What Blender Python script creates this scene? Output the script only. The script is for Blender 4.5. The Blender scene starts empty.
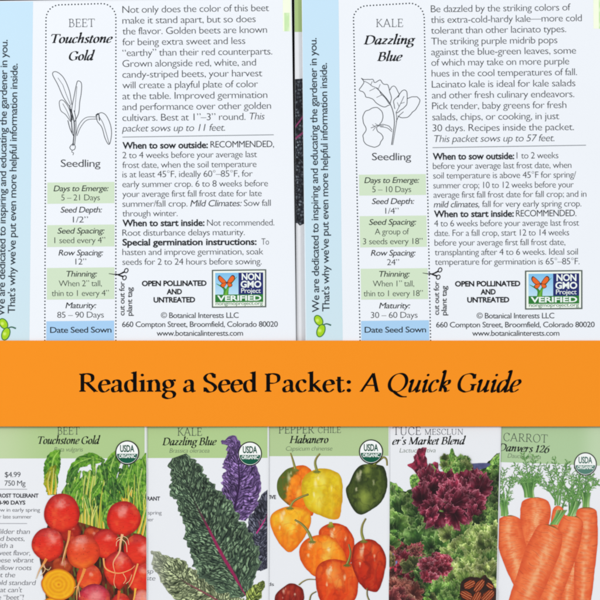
import bpy, math, random
import numpy as np
C = bpy.context
S = 0.0003            # metres per layout unit (one unit = one pixel of the 600 px photograph)
H_CAM = 2400.0
K = 1.12              # irradiance level the print colours are balanced for
EPS = 0.0

# ------------------------------------------------------------------ colour / noise helpers
def lin(c):
    c = np.asarray(c, dtype=np.float64) / 255.0
    c = np.clip(c, 0, 1)
    return np.where(c <= 0.04045, c / 12.92, ((c + 0.055) / 1.055) ** 2.4) / K

def hsh(i, j, seed):
    n = (i.astype(np.int64) * 374761393 + j.astype(np.int64) * 668265263 + seed * 2147483647) & 0xffffffff
    n = ((n ^ (n >> 13)) * 1274126177) & 0xffffffff
    n = n ^ (n >> 16)
    return (n & 0xffffff) / float(0xffffff)

def vn(x, y, s, seed=0):
    x = x / s; y = y / s
    i = np.floor(x); j = np.floor(y)
    fx = x - i; fy = y - j
    fx = fx * fx * (3 - 2 * fx); fy = fy * fy * (3 - 2 * fy)
    a = hsh(i, j, seed); b = hsh(i + 1, j, seed); c = hsh(i, j + 1, seed); d = hsh(i + 1, j + 1, seed)
    return (a * (1 - fx) + b * fx) * (1 - fy) + (c * (1 - fx) + d * fx) * fy

def fbm(x, y, s, seed=0, o=3):
    t = 0; a = 1; w = 0
    for k in range(o):
        t = t + a * vn(x, y, s / 2 ** k, seed + 17 * k); w += a; a *= 0.55
    return t / w

def worley(x, y, s, seed=0):
    x = x / s; y = y / s
    i = np.floor(x); j = np.floor(y)
    f1 = np.full(x.shape, 9.0); f2 = np.full(x.shape, 9.0); cid = np.zeros(x.shape)
    for di in (-1, 0, 1):
        for dj in (-1, 0, 1):
            a = i + di; b = j + dj
            px = a + hsh(a, b, seed); py = b + hsh(a, b, seed + 5)
            d = np.hypot(px - x, py - y)
            m = d < f1
            f2 = np.where(m, f1, np.minimum(f2, d)); cid = np.where(m, hsh(a, b, seed + 9), cid); f1 = np.where(m, d, f1)
    return f1, f2, cid

def mix(a, b, t):
    a = np.asarray(a, float); b = np.asarray(b, float)
    t = np.clip(np.asarray(t, float), 0, 1)
    if t.ndim: t = t[:, None]
    return a * (1 - t) + b * t

def sst(a, b, x):
    t = np.clip((x - a) / (b - a), 0, 1)
    return t * t * (3 - 2 * t)

# ------------------------------------------------------------------ materials
def mat_flat(name, rgb, rough=0.45, spec=0.25, bump=0.0, bscale=900.0, mottle=0.0):
    m = bpy.data.materials.new(name); m.use_nodes = True
    nt = m.node_tree; b = nt.nodes['Principled BSDF']
    col = list(lin(rgb)) + [1]
    b.inputs['Base Color'].default_value = col
    b.inputs['Roughness'].default_value = rough
    b.inputs['Specular IOR Level'].default_value = spec
    tc = nt.nodes.new('ShaderNodeTexCoord')
    if mottle:
        n = nt.nodes.new('ShaderNodeTexNoise'); n.inputs['Scale'].default_value = 45; n.inputs['Detail'].default_value = 6
        nt.links.new(tc.outputs['Object'], n.inputs['Vector'])
        mx = nt.nodes.new('ShaderNodeMix'); mx.data_type = 'RGBA'
        mx.inputs['A'].default_value = [c * (1 - mottle) for c in col[:3]] + [1]
        mx.inputs['B'].default_value = [min(c * (1 + mottle), 0.97) for c in col[:3]] + [1]
        nt.links.new(n.outputs['Fac'], mx.inputs['Factor']); nt.links.new(mx.outputs['Result'], b.inputs['Base Color'])
    if bump:
        n = nt.nodes.new('ShaderNodeTexNoise'); n.inputs['Scale'].default_value = bscale; n.inputs['Detail'].default_value = 4
        nt.links.new(tc.outputs['Object'], n.inputs['Vector'])
        bp = nt.nodes.new('ShaderNodeBump'); bp.inputs['Strength'].default_value = bump; bp.inputs['Distance'].default_value = 0.0001
        nt.links.new(n.outputs['Fac'], bp.inputs['Height']); nt.links.new(bp.outputs['Normal'], b.inputs['Normal'])
    return m

def mat_print():
    m = bpy.data.materials.new('printed_picture'); m.use_nodes = True
    nt = m.node_tree; b = nt.nodes['Principled BSDF']
    a = nt.nodes.new('ShaderNodeAttribute'); a.attribute_name = 'Col'
    nt.links.new(a.outputs['Color'], b.inputs['Base Color'])
    b.inputs['Roughness'].default_value = 0.34; b.inputs['Specular IOR Level'].default_value = 0.22
    return m
M_PRINT = mat_print()
_mc = {}
def MC(rgb, rough=0.6, spec=0.06):
    k = tuple(rgb) + (rough, spec)
    if k not in _mc: _mc[k] = mat_flat('ink_%d_%d_%d' % tuple(rgb), rgb, rough, spec)
    return _mc[k]

# ------------------------------------------------------------------ mesh helpers (layout space: x right, y down)
def raw_mesh(name, V, F, mat, parent=None, cols=None, smooth=True):
    me = bpy.data.meshes.new(name)
    V = np.asarray(V, dtype=np.float32)
    n = len(V); me.vertices.add(n); me.vertices.foreach_set('co', V.ravel())
    if isinstance(F, np.ndarray):
        k = F.shape[1]; nf = len(F)
        me.loops.add(nf * k); me.loops.foreach_set('vertex_index', F.astype(np.int32).ravel())
        me.polygons.add(nf)
        me.polygons.foreach_set('loop_start', np.arange(0, nf * k, k, dtype=np.int32))
        me.polygons.foreach_set('loop_total', np.full(nf, k, dtype=np.int32))
    else:
        tot = [len(f) for f in F]; idx = [i for f in F for i in f]
        me.loops.add(len(idx)); me.loops.foreach_set('vertex_index', np.array(idx, dtype=np.int32))
        me.polygons.add(len(F))
        st = np.concatenate([[0], np.cumsum(tot)[:-1]]).astype(np.int32)
        me.polygons.foreach_set('loop_start', st); me.polygons.foreach_set('loop_total', np.array(tot, dtype=np.int32))
    me.update(calc_edges=True)
    if smooth: me.polygons.foreach_set('use_smooth', np.ones(len(me.polygons), dtype=bool))
    if cols is not None:
        at = me.color_attributes.new('Col', 'FLOAT_COLOR', 'POINT')
        c4 = np.ones((n, 4), dtype=np.float32); c4[:, :3] = cols
        at.data.foreach_set('color', c4.ravel())
    me.materials.append(mat)
    o = bpy.data.objects.new(name, me); C.scene.collection.objects.link(o)
    if parent: o.parent = parent; 
    return o

class Packet:
    """a paper packet: corner functions xl(y), xr(y), top/bottom, height field, an Empty root"""
    def __init__(s, name, label, cat, group, xl, xr, yt, yb, hfun, thick, paper, lean=1.0, roll=(2.5, 0.9), rolll=(1.2, 0.5)):
        s.xl, s.xr, s.yt, s.yb, s.hf, s.thick = xl, xr, yt, yb, hfun, thick
        s.roll = roll; s.rolll = rolll
        s.layer = 0.05; s.margin = 0.15
        o = bpy.data.objects.new(name, None); C.scene.collection.objects.link(o)
        cx = (xl(yb) + xr(yb)) / 2
        s.org = np.array([(cx - 300) * S, (300 - (yt(cx) + yb) / 2) * S, 0])
        o.location = s.org; o.empty_display_size = 0.01
        o['label'] = label; o['category'] = cat
        if group: o['group'] = group
        s.o = o
        s.body(paper)
    def h(s, x, y):
        z = s.hf(x, y)
        d = np.maximum(s.xr(y) - x, 0); w, dep = s.roll
        t = np.clip(1 - d / w, 0, 1); z = z - dep * (1 - np.sqrt(np.maximum(1 - t * t * 0.98, 0)))
        d = np.maximum(x - s.xl(y), 0); w, dep = s.rolll
        t = np.clip(1 - d / w, 0, 1); z = z - dep * (1 - np.sqrt(np.maximum(1 - t * t * 0.98, 0)))
        return z
    def to_world(s, x, y, z):
        return np.stack([(x - 300) * S - s.org[0], (300 - y) * S - s.org[1], z * S], -1)
    def body(s, paper):
        n = 90
        t = np.linspace(0, 1, n)
        e = 0.5 - 0.5 * np.cos(t * math.pi)
        fx = np.sort(np.concatenate([t, e, np.linspace(0.97, 1, 24), np.linspace(0, .02, 10)])); fx = np.unique(np.round(fx, 5))
        fy = np.linspace(0, 1, 110)
        U, Vv = np.meshgrid(fx, fy)
        Y0 = s.yb
        ycol = Vv
        # y lines: top edge may be slanted
        X = None
        ym = s.yt(0) + (s.yb - s.yt(0)) * Vv
        X = s.xl(ym) + (s.xr(ym) - s.xl(ym)) * U
        Y = s.yt(X) + (s.yb - s.yt(X)) * Vv
        Z = s.h(X, Y)
        top = s.to_world(X, Y, Z).reshape(-1, 3)
        bot = s.to_world(X, Y, s.hf(X, Y) - s.thick).reshape(-1, 3)
        ny, nx = X.shape
        idx = np.arange(nx * ny).reshape(ny, nx)
        q = np.stack([idx[:-1, :-1], idx[1:, :-1], idx[1:, 1:], idx[:-1, 1:]], -1).reshape(-1, 4)
        N = nx * ny
        qb = q[:, ::-1] + N
        ring = np.concatenate([idx[0, :], idx[1:, -1], idx[-1, -2::-1], idx[-2:0:-1, 0]])
        r2 = np.roll(ring, -1)
        qs = np.stack([ring, r2, r2 + N, ring + N], -1)
        raw_mesh('paper_sleeve', np.concatenate([top, bot]), np.concatenate([q, qb, qs]), paper, s.o)
    def part(s, name, x, y, F, mat=None, cols=None, parent=None, dz=None, label=None, clip=True):
        x = np.asarray(x, float); y = np.asarray(y, float)
        if clip:
            x = np.minimum(x, s.xr(y) - s.margin); x = np.maximum(x, s.xl(y) + 0.15)
            y = np.minimum(y, s.yb - 0.2)
        s.layer += 0.006
        z = s.h(x, y) + s.layer
        if dz is not None: z = z + dz; s.layer += float(np.max(dz))
        o = raw_mesh(name, s.to_world(x, y, z), F, mat or M_PRINT, parent or s.o, cols)
        if label: o['label'] = label
        return o

# geometry generators -> (x, y, F[, extra])
def quadgrid(ny, nx, closed=False):
    idx = np.arange(ny * nx).reshape(ny, nx)
    if closed: idx = np.concatenate([idx, idx[:, :1]], 1)
    return np.stack([idx[:-1, :-1], idx[1:, :-1], idx[1:, 1:], idx[:-1, 1:]], -1).reshape(-1, 4)

def rect(p00, p10, p11, p01, step=4.0):
    """tl, tr, br, bl"""
    p00, p10, p11, p01 = map(np.array, (p00, p10, p11, p01))
    nx = max(2, int(np.hypot(*(p10 - p00)) / step) + 2); ny = max(2, int(np.hypot(*(p01 - p00)) / step) + 2)
    u, v = np.meshgrid(np.linspace(0, 1, nx), np.linspace(0, 1, ny))
    P = (p00 * ((1 - u) * (1 - v))[..., None] + p10 * (u * (1 - v))[..., None] + p11 * (u * v)[..., None] + p01 * ((1 - u) * v)[..., None]).reshape(-1, 2)
    return P[:, 0], P[:, 1], quadgrid(ny, nx)

def cr(pts, sub=8, closed=False):
    P = np.array(pts, float)
    if closed: Q = np.concatenate([P[-1:], P, P[:2]])
    else: Q = np.concatenate([2 * P[:1] - P[1:2], P, 2 * P[-1:] - P[-2:-1]])
    out = []
    t = np.linspace(0, 1, sub, endpoint=False)[:, None]
    for i in range(1, len(Q) - 2):
        a, b, c, d = Q[i - 1], Q[i], Q[i + 1], Q[i + 2]
        out.append(0.5 * ((2 * b) + (-a + c) * t + (2 * a - 5 * b + 4 * c - d) * t * t + (-a + 3 * b - 3 * c + d) * t ** 3))
    if not closed: out.append(P[-1:])
    return np.concatenate(out)

def resample(P, n, closed=False):
    if closed: P = np.concatenate([P, P[:1]])
    d = np.concatenate([[0], np.cumsum(np.hypot(*np.diff(P, axis=0).T))])
    t = np.linspace(0, d[-1], n + 1)[:-1] if closed else np.linspace(0, d[-1], n)
    return np.stack([np.interp(t, d, P[:, k]) for k in range(P.shape[1])], -1)

def blob(pts, center=None, res=0.5, wob=0.0, wl=3.0, seed=0, smooth=True):
    """star-shaped filled outline; returns x,y,F,r,theta"""
    O = cr(pts, 8, True) if smooth else np.array(pts, float)
    per = np.sum(np.hypot(*np.diff(np.concatenate([O, O[:1]]), axis=0).T))
    nt = max(16, int(per / res)); O = resample(O, nt, True)
    c = np.array(center if center is not None else O.mean(0), float)
    D = O - c; R = np.hypot(D[:, 0], D[:, 1]); th = np.arctan2(D[:, 1], D[:, 0])
    if wob:
        k = np.arange(nt) * res
        w = (vn(k, k * 0, wl, seed) - 0.5) * 2 + (vn(k, k * 0 + 7, wl * 0.4, seed + 1) - 0.5)
        fade = sst(0, 6 * wl, np.minimum(k, nt * res - k)) * 0.999 + .001
        D = D * (1 + wob * w * fade / np.maximum(R, 1e-6))[:, None]
    nr = max(4, int(R.max() / res))
    rr = np.linspace(0, 1, nr + 1); rr[0] = 1e-4
    P = c + D[None] * rr[:, None, None]
    x = P[..., 0].ravel(); y = P[..., 1].ravel()
    r = np.repeat(rr, nt); tt = np.tile(th, nr + 1)
    return x, y, quadgrid(nr + 1, nt, True), r, tt

def ell(cx, cy, rx, ry, n=16, rot=0):
    c, s_ = math.cos(rot), math.sin(rot)
    return [(cx + rx * math.cos(a) * c - ry * math.sin(a) * s_, cy + rx * math.cos(a) * s_ + ry * math.sin(a) * c)
            for a in [2 * math.pi * k / n for k in range(n)]]

def ribbon(mid, wl_, wr_, res=0.45, wob=0.0, wl=3.0, seed=0, sub=8, cap=0):
    """leaf/carrot shape: midline + left/right widths; returns x,y,F,t,s"""
    Q = np.concatenate([np.array(mid, float), np.array(wl_, float)[:, None], np.array(wr_, float)[:, None]], 1)
    P = cr(Q, sub)
    L = np.sum(np.hypot(*np.diff(P[:, :2], axis=0).T)); n = max(6, int(L / res)); 
    d = np.concatenate([[0], np.cumsum(np.hypot(*np.diff(P[:, :2], axis=0).T))])
    tt = np.linspace(0, d[-1], n)
    P = np.stack([np.interp(tt, d, P[:, k]) for k in range(4)], -1)
    T = np.gradient(P[:, :2], axis=0)
    k = 5 if n > 20 else 1
    T = T / np.maximum(np.hypot(T[:, 0], T[:, 1]), 1e-9)[:, None]
    N = np.stack([T[:, 1], -T[:, 0]], -1)
    WL = np.maximum(P[:, 2], 0.02); WR = np.maximum(P[:, 3], 0.02)
    if cap:
        q = np.sqrt(np.clip(1 - np.clip(1 - tt / cap, 0, 1) ** 2.4, .06, 1)); WL = WL * q; WR = WR * q
    if wob:
        WL = WL + np.minimum(WL, wob * 2) / (wob * 2) * wob * ((vn(tt, tt * 0, wl, seed) - .5) * 2 + (vn(tt, tt * 0, wl * .4, seed + 3) - .5))
        WR = WR + np.minimum(WR, wob * 2) / (wob * 2) * wob * ((vn(tt, tt * 0, wl, seed + 1) - .5) * 2 + (vn(tt, tt * 0, wl * .4, seed + 4) - .5))
    ns = max(3, int((WL.max() + WR.max()) / res) | 1)
    s_ = np.linspace(-1, 1, ns)
    X = P[:, None, :2] + N[:, None, :] * np.where(s_[None, :, None] < 0, s_[None, :, None] * WL[:, None, None], s_[None, :, None] * WR[:, None, None])
    t = np.repeat(np.linspace(0, 1, n), ns); ss = np.tile(s_, n)
    return X[..., 0].ravel(), X[..., 1].ravel(), quadgrid(n, ns), t, ss

def strokes(items, jitter=0.003):
    """items: (pts, w0, w1, rgb[, rgb2]) -> merged"""
    xs, ys, fs, cs, zs = [], [], [], [], []
    b = 0
    for k, it in enumerate(items):
        pts, w0, w1, c = it[:4]; c2 = it[4] if len(it) > 4 else c
        P = cr(pts, 6) if len(pts) > 2 else np.array(pts, float)
        T = np.gradient(P, axis=0); T /= np.maximum(np.hypot(T[:, 0], T[:, 1]), 1e-9)[:, None]
        N = np.stack([T[:, 1], -T[:, 0]], -1); n = len(P)
        w = np.linspace(w0, w1, n)[:, None] / 2
        Q = np.stack([P - N * w, P + N * w], 1).reshape(-1, 2)
        xs.append(Q[:, 0]); ys.append(Q[:, 1]); fs.append(quadgrid(n, 2) + b); b += 2 * n
        cc = mix(np.array(c, float), np.array(c2, float), np.repeat(np.linspace(0, 1, n), 2)); cs.append(cc)
        zs.append(np.full(2 * n, (k % 60) * jitter))
    return np.concatenate(xs), np.concatenate(ys), np.concatenate(fs), np.concatenate(cs), np.concatenate(zs)

# ------------------------------------------------------------------ sans text from the built-in font
_tc = {}
def text_raw(s, off):
    if (s, off) in _tc: return _tc[(s, off)]
    cu = bpy.data.curves.new('t', 'FONT'); cu.body = s; cu.size = 1.0; cu.offset = off; cu.space_character = 0.91 if off < .015 else 0.97
    cu.fill_mode = 'FRONT'; cu.resolution_u = 3
    ob = bpy.data.objects.new('t', cu); C.scene.collection.objects.link(ob)
    C.view_layer.update()
    dg = C.evaluated_depsgraph_get()
    me = bpy.data.meshes.new_from_object(ob.evaluated_get(dg))
    V = np.zeros(len(me.vertices) * 3); me.vertices.foreach_get('co', V); V = V.reshape(-1, 3)[:, :2]
    F = [list(p.vertices) for p in me.polygons]
    bpy.data.objects.remove(ob); bpy.data.curves.remove(cu); bpy.data.meshes.remove(me)
    _tc[(s, off)] = (V, F)
    return V, F
LIGHT, MED, BOLD = -0.013, 0.004, 0.022

def lay(V, x0, y, x1, size, shear=0.0, slope=0.0, rot=0.0, ysc=1.0):
    """unit glyph coordinates (y up) -> layout; fits between x0..x1; rot: degrees ccw"""
    V = V.copy()
    lo, hi = V[:, 0].min(), V[:, 0].max()
    V[:, 0] += V[:, 1] * shear
    if x1 is None: sx = size
    else: sx = (x1 - x0) / (hi - lo)
    px = (V[:, 0] - lo) * sx; py = V[:, 1] * size * ysc
    a = math.radians(slope + rot)
    X = x0 + px * math.cos(a) - py * math.sin(a)
    Y = y - (px * math.sin(a) + py * math.cos(a))
    return X, Y

def text_part(pk, name, lines, rgb=(52, 54, 60), parent=None, label=None, dz=None):
    xs, ys, fs, zz = [], [], [], []; b = 0
    for ln in lines:
        s, x0, y, x1, size = ln[:5]; opt = ln[5] if len(ln) > 5 else {}
        if opt.get('serif'): V, F = serif_raw(s, **opt['serif'])
        else: V, F = text_raw(s, opt.get('w', LIGHT))
        zz.append(_dz.pop(id(F)) if id(F) in _dz else np.zeros(len(V)))
        if opt.get('rot'):
            ln_ = x1; X, Y = lay(V, 0, 0, ln_, size, opt.get('sh', 0), 0, 0)
            a = math.radians(opt['rot']); X, Y = (X * math.cos(a) + Y * math.sin(a) + x0, -X * math.sin(a) + Y * math.cos(a) + y)
        else:
            X, Y = lay(V, x0, y, x1, size, opt.get('sh', 0), opt.get('sl', 0))
        xs.append(X); ys.append(Y); fs += [[i + b for i in f] for f in F]; b += len(V)
    return pk.part(name, np.concatenate(xs), np.concatenate(ys), fs, MC(rgb), parent=parent, label=label, dz=np.concatenate(zz))

# ------------------------------------------------------------------ serif lettering drawn with a broad pen
PEN = {}
def pen(th, tn, ang=18):
    u = (math.cos(math.radians(ang)), math.sin(math.radians(ang))); v = (-u[1], u[0])
    return th / 2, tn / 2, u, v
def G(adv, *st): return adv, st
def s(*p, w=1.0): return ('s', p, w)
def l(*p, w=1.0): return ('l', p, w)
def st(x, y0, y1, b='', t='', w=1.0): return ('v', x, y0, y1, b, t, w)
def dot(x, y, r=4.6): return ('d', x, y, r)
ROM = {
 'A': G(66, l((5, 1), (31, 66)), l((30, 66), (57, 1)), l((14, 23), (44, 23)), ('f', 5, 0, 6), ('f', 57, 0, 8)),
 'B': G(54, st(12, 0, 65, 'b', 'b'), s((12, 64), (28, 64), (38, 58), (38, 44), (29, 36), (12, 35)), s((12, 35), (32, 35), (45, 27), (45, 11), (33, 1), (12, 1))),
 'C': G(60, s((52, 48), (46, 60), (32, 65), (14, 57), (6, 34), (12, 11), (30, 0), (44, 3), (54, 15)), l((52, 64), (53, 47), w=.6)),
 'D': G(66, st(12, 0, 65, 'b', 'b'), s((12, 64), (32, 64), (52, 54), (59, 34), (52, 12), (32, 1), (12, 1))),
 'E': G(52, st(12, 0, 65, 'b', 'b'), l((12, 64), (43, 64)), l((12, 34), (36, 34)), l((12, 1), (45, 1)), l((43, 65), (44, 51), w=.5), l((36, 27), (36, 41), w=.5), l((45, 0), (48, 15), w=.5)),
 'G': G(66, s((53, 48), (47, 60), (33, 65), (14, 57), (6, 34), (12, 11), (30, 0), (44, 2), (54, 7)), l((53, 64), (54, 47), w=.6), st(54, 4, 28, '', 'b')),
 'H': G(70, st(12, 0, 65, 'b', 'b'), st(57, 0, 65, 'b', 'b'), l((12, 34), (57, 34))),
 'I': G(26, st(13, 0, 65, 'b', 'b')),
 'K': G(62, st(12, 0, 65, 'b', 'b'), l((48, 63), (17, 33)), l((22, 38), (54, 1)), ('f', 56, 0, 7), ('g', 47, 65, 7)),
 'L': G(50, st(12, 0, 65, 'b', 'b'), l((12, 1), (43, 1)), l((43, 0), (46, 16), w=.5)),
 'M': G(82, st(13, 0, 64, 'b', '', .35), l((11, 65), (39, 2)), l((39, 2), (66, 65)), st(68, 0, 65, 'b', 'b'), ('g', 9, 65, 5)),
 'N': G(70, st(12, 0, 64, 'b', '', .35), l((11, 65), (56, 1)), st(57, 0, 65, '', 'b', .35), ('g', 8, 65, 5)),
 'O': G(68, ('o', 34, 32.5, 28, 33)),
 'P': G(54, st(12, 0, 65, 'b', 'b'), s((12, 64), (30, 64), (43, 57), (43, 40), (31, 31), (12, 31))),
 'Q': G(70, ('o', 34, 32.5, 28, 33), s((26, 2), (40, -9), (56, -17), (74, -18))),
 'R': G(60, st(12, 0, 65, 'b', 'b'), s((12, 64), (30, 64), (42, 57), (42, 41), (30, 33), (12, 33)), l((25, 33), (52, 1)), ('f', 55, 0, 6)),
 'S': G(48, s((37, 52), (30, 64), (17, 64), (8, 52), (13, 39), (30, 29), (40, 16), (33, 2), (18, 0), (7, 13)), l((38, 64), (38, 49), w=.5), l((6, 0), (6, 16), w=.5)),
 'T': G(58, st(29, 0, 64, 'b', ''), l((3, 64), (55, 64)), l((3, 65), (2, 51), w=.5), l((55, 65), (56, 51), w=.5)),
 'U': G(68, st(13, 16, 65, '', 'b'), s((13, 22), (16, 6), (32, -1), (48, 5), (54, 22)), st(54, 20, 65, '', 'b', .4)),
 'a': G(41, s((8, 33), (14, 41), (24, 40), (29, 32), (29, 11), (33, 1), (40, 4)), s((29, 25), (16, 21), (7, 13), (9, 2), (19, 1), (29, 9)), dot(9, 33, 3.4)),
 'c': G(38, s((32, 34), (24, 42), (12, 38), (6, 21), (12, 4), (24, 0), (34, 8)), dot(31, 34, 3.4)),
 'd': G(46, s((33, 35), (22, 42), (10, 36), (6, 20), (11, 4), (22, 0), (33, 8)), st(34, 0, 72, 'r', 'f')),
 'e': G(38, l((8, 24), (34, 27)), s((34, 26), (30, 38), (20, 42), (10, 36), (5, 20), (10, 4), (22, 0), (35, 10))),
 'g': G(43, ('o', 19, 28, 13, 14), s((28, 38), (34, 42), (42, 40)), s((12, 17), (6, 9), (13, 3), (30, 1), (38, -8), (33, -20), (18, -24), (5, -18), (6, -8), (14, 1))),
 'i': G(23, st(12, 0, 42, 'b', 'f'), dot(11, 60)),
 'k': G(46, st(12, 0, 72, 'b', 'f'), l((35, 41), (15, 21)), l((19, 26), (40, 1)), ('f', 41, 0, 6), ('g', 35, 42, 6)),
 'n': G(49, st(12, 0, 42, 'b', 'f'), s((12, 31), (20, 40), (30, 41), (37, 30)), st(37, 0, 32, 'b', '')),
 't': G(31, s((13, 54), (13, 20), (15, 3), (22, 0), (30, 7)), l((3, 41), (28, 41))),
 ':': G(24, dot(12, 5, 6.2), dot(12, 35, 6.2)), ' ': G(20,), "'": G(16, l((9, 70), (7, 52), w=.8), dot(9, 66, 4)),
 '1': G(34, st(18, 0, 64, 'b', ''), l((6, 52), (18, 64))),
 '2': G(42, s((7, 49), (14, 62), (28, 62), (34, 47), (24, 25), (6, 4)), l((5, 4), (38, 4), w=1.8), l((37, 3), (40, 16), w=.5)),
 '6': G(44, s((36, 64), (18, 50), (7, 26), (11, 5), (24, -1), (37, 10), (36, 30), (24, 38), (9, 27))),
}
ITA = {
 'a': G(42, s((32, 36), (24, 42), (11, 35), (5, 16), (9, 1), (18, 2), (32, 26)), s((34, 42), (31, 18), (31, 3), (36, 0), (43, 8))),
 'b': G(40, s((4, 68), (12, 72), (9, 30), (9, 8), (17, 0), (29, 6), (35, 22), (31, 38), (23, 41), (10, 25))),
 'c': G(33, s((29, 34), (22, 42), (11, 36), (5, 18), (9, 3), (19, 0), (31, 9)), dot(28, 35, 3.2)),
 'd': G(43, s((32, 36), (24, 42), (11, 35), (5, 16), (9, 1), (18, 2), (32, 26)), s((26, 69), (35, 73), (32, 20), (31, 3), (36, 0), (43, 8))),
 'e': G(34, s((7, 19), (22, 23), (30, 33), (25, 42), (13, 38), (5, 20), (8, 3), (18, 0), (31, 9))),
 'g': ROM['g'],
 'h': G(44, s((3, 68), (11, 72), (9, 1)), s((9, 18), (22, 38), (32, 40), (32, 14), (33, 1), (42, 7))),
 'i': G(23, s((3, 33), (12, 42), (10, 14), (11, 1), (16, 0), (22, 7)), dot(13, 60, 4.4)),
 'k': G(41, s((3, 68), (11, 72), (9, 1)), s((10, 20), (22, 38), (32, 40), (31, 28), (12, 20)), s((15, 21), (24, 12), (29, 1), (40, 6))),
 'l': G(21, s((3, 68), (11, 72), (9, 10), (11, 0), (20, 6))),
 'n': G(46, s((3, 34), (10, 42), (10, 1)), s((10, 18), (22, 38), (32, 40), (33, 14), (34, 1), (43, 7))),
 'o': G(39, ('o', 19, 21, 14, 21)),
 'r': G(34, s((3, 34), (11, 42), (10, 1)), s((10, 20), (20, 38), (30, 41)), dot(30, 38, 3.6)),
 's': G(31, s((26, 35), (18, 42), (9, 36), (13, 25), (24, 15), (24, 4), (14, 0), (5, 6))),
 't': G(26, s((13, 55), (9, 12), (12, 0), (23, 6)), l((2, 41), (24, 41))),
 'u': G(45, s((3, 33), (11, 42), (9, 10), (13, 0), (24, 7), (34, 26)), s((35, 42), (32, 10), (35, 0), (44, 7))),
 'v': G(38, s((3, 35), (10, 42), (14, 20), (17, 1)), s((17, 1), (28, 16), (34, 32), (30, 41))),
 'z': G(36, l((7, 40), (31, 40), w=1.5), l((31, 40), (6, 3), w=1.4), l((5, 3), (31, 3), w=1.7)),
}
_dz = {}
def serif_width(text, **k): V, F = serif_raw(text, **k); return V[:, 0].max() - V[:, 0].min()
def serif_raw(text, th=8.0, tn=2.2, italic=False, track=0.0, ang=18, slant=0.25, sl=1.0):
    a, b_, u, v = pen(th, tn, ang)
    Vs, Fs, Zs = [], [], []; nb = [0]
    def add(P, F):
        P = np.array(P, float).copy()
        if italic: P[:, 0] += P[:, 1] * slant
        Zs.append(np.full(len(P), (len(Vs) % 9) * 0.006)); Vs.append(P + [ox, 0]); Fs.extend([[i + nb[0] for i in f] for f in F]); nb[0] += len(P)
    def sweep(P, w, closed=False):
        if closed: T = np.roll(P, -1, 0) - np.roll(P, 1, 0)
        else: T = np.gradient(P, axis=0)
        T = T / np.maximum(np.hypot(T[:, 0], T[:, 1]), 1e-9)[:, None]
        N = np.stack([-T[:, 1], T[:, 0]], -1)
        hw = np.sqrt((a * w * (N @ np.array(u))) ** 2 + (b_ * (N @ np.array(v))) ** 2)[:, None]
        hw = np.maximum(hw, b_)
        n = len(P); Q = np.stack([P - N * hw, P + N * hw], 1).reshape(-1, 2)
        F = [[2 * i, 2 * i + 1, 2 * i + 3, 2 * i + 2] for i in range(n - 1)]
        if closed: F.append([2 * n - 2, 2 * n - 1, 1, 0])
        add(Q, F)
    ox = 0.0
    for ch in text:
        g = (ITA.get(ch) if italic else None) or ROM.get(ch)
        if g is None: g = ROM[' ']
        adv, sts = g
        for q in sts:
            k = q[0]
            if k == 's': sweep(cr(q[1], 7), q[2])
            elif k == 'l':
                P = np.array(q[1], float); sweep(P, q[2])
            elif k == 'o':
                sweep(np.array(ell(q[1], q[2], q[3], q[4], 36)), 1.0, True)
            elif k == 'd':
                r = q[3] * (0.55 + th / 20); P = ell(q[1], q[2], r, r, 14); add(P, [list(range(14))])
            elif k in 'fg':
                x, y, L = q[1:4]; d = 1 if k == 'f' else -1; L *= sl
                add([(x - L, y), (x + L, y), (x + L, y + d * tn), (x - L, y + d * tn)], [[0, 1, 2, 3]])
            elif k == 'v':
                _, x, y0, y1, bb, tt, w = q; hw = max(a * w, b_)
                add([(x - hw, y0), (x + hw, y0), (x + hw, y1), (x - hw, y1)], [[0, 1, 2, 3]])
                e = 5.5 * sl
                def slab(y, d, le, ri): 
                    add([(x - hw - le, y), (x + hw + ri, y), (x + hw + ri, y + d * tn), (x + hw, y + d * (tn + 3)), (x - hw, y + d * (tn + 3)), (x - hw - le, y + d * tn)], [[0, 1, 2, 3, 4, 5]])
                if bb == 'b': slab(y0, 1, e, e)
                if bb == 'r': slab(y0, 1, 0, e)
                if tt == 'b': slab(y1, -1, e, e)
                if tt == 'f': add([(x - hw - 6.5, y1 - 5), (x - hw - 6, y1 - 3), (x + hw, y1 + 2), (x + hw, y1 - 6), (x - hw, y1 - 8)], [[0, 1, 2, 3, 4]])
        ox += adv + track
    V = np.concatenate(Vs) / 100.0
    _dz[id(Fs)] = np.concatenate(Zs)
    return V, Fs

# ------------------------------------------------------------------ papers, table
PAPER_B = mat_flat('coated_paper_cool', (240, 244, 250), 0.4, 0.3, mottle=0.012)
PAPER_F = mat_flat('coated_paper_grey', (236, 238, 242), 0.3, 0.4, mottle=0.015)
PAPER_C = mat_flat('coated_paper_bright', (238, 239, 243), 0.3, 0.4, mottle=0.015)

def box(name, x0, y0, x1, y1, z0, z1, mat, org=(0, 0, 0)):
    V = [((x - 300) * S, (300 - y) * S, z * S) for z in (z0, z1) for x, y in ((x0, y0), (x1, y0), (x1, y1), (x0, y1))]
    F = [[0, 1, 2, 3], [7, 6, 5, 4], [0, 4, 5, 1], [1, 5, 6, 2], [2, 6, 7, 3], [3, 7, 4, 0]]
    return raw_mesh(name, V, F, mat, smooth=False)
tb = box('tabletop', -900, -900, 1500, 1500, -40, 0, mat_flat('black_tabletop', (10, 10, 11), 0.7, 0.1, bump=0.3, mottle=0.3))  # coloured black so the slit between the packets reads as shadow
tb['kind'] = 'structure'
for m_ in tb.data.materials: pass

def wav(amp, sx, sy, seed):
    return lambda x, y: amp * (vn(np.asarray(x, float), np.asarray(y, float), sx, seed) - 0.5)

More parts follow.
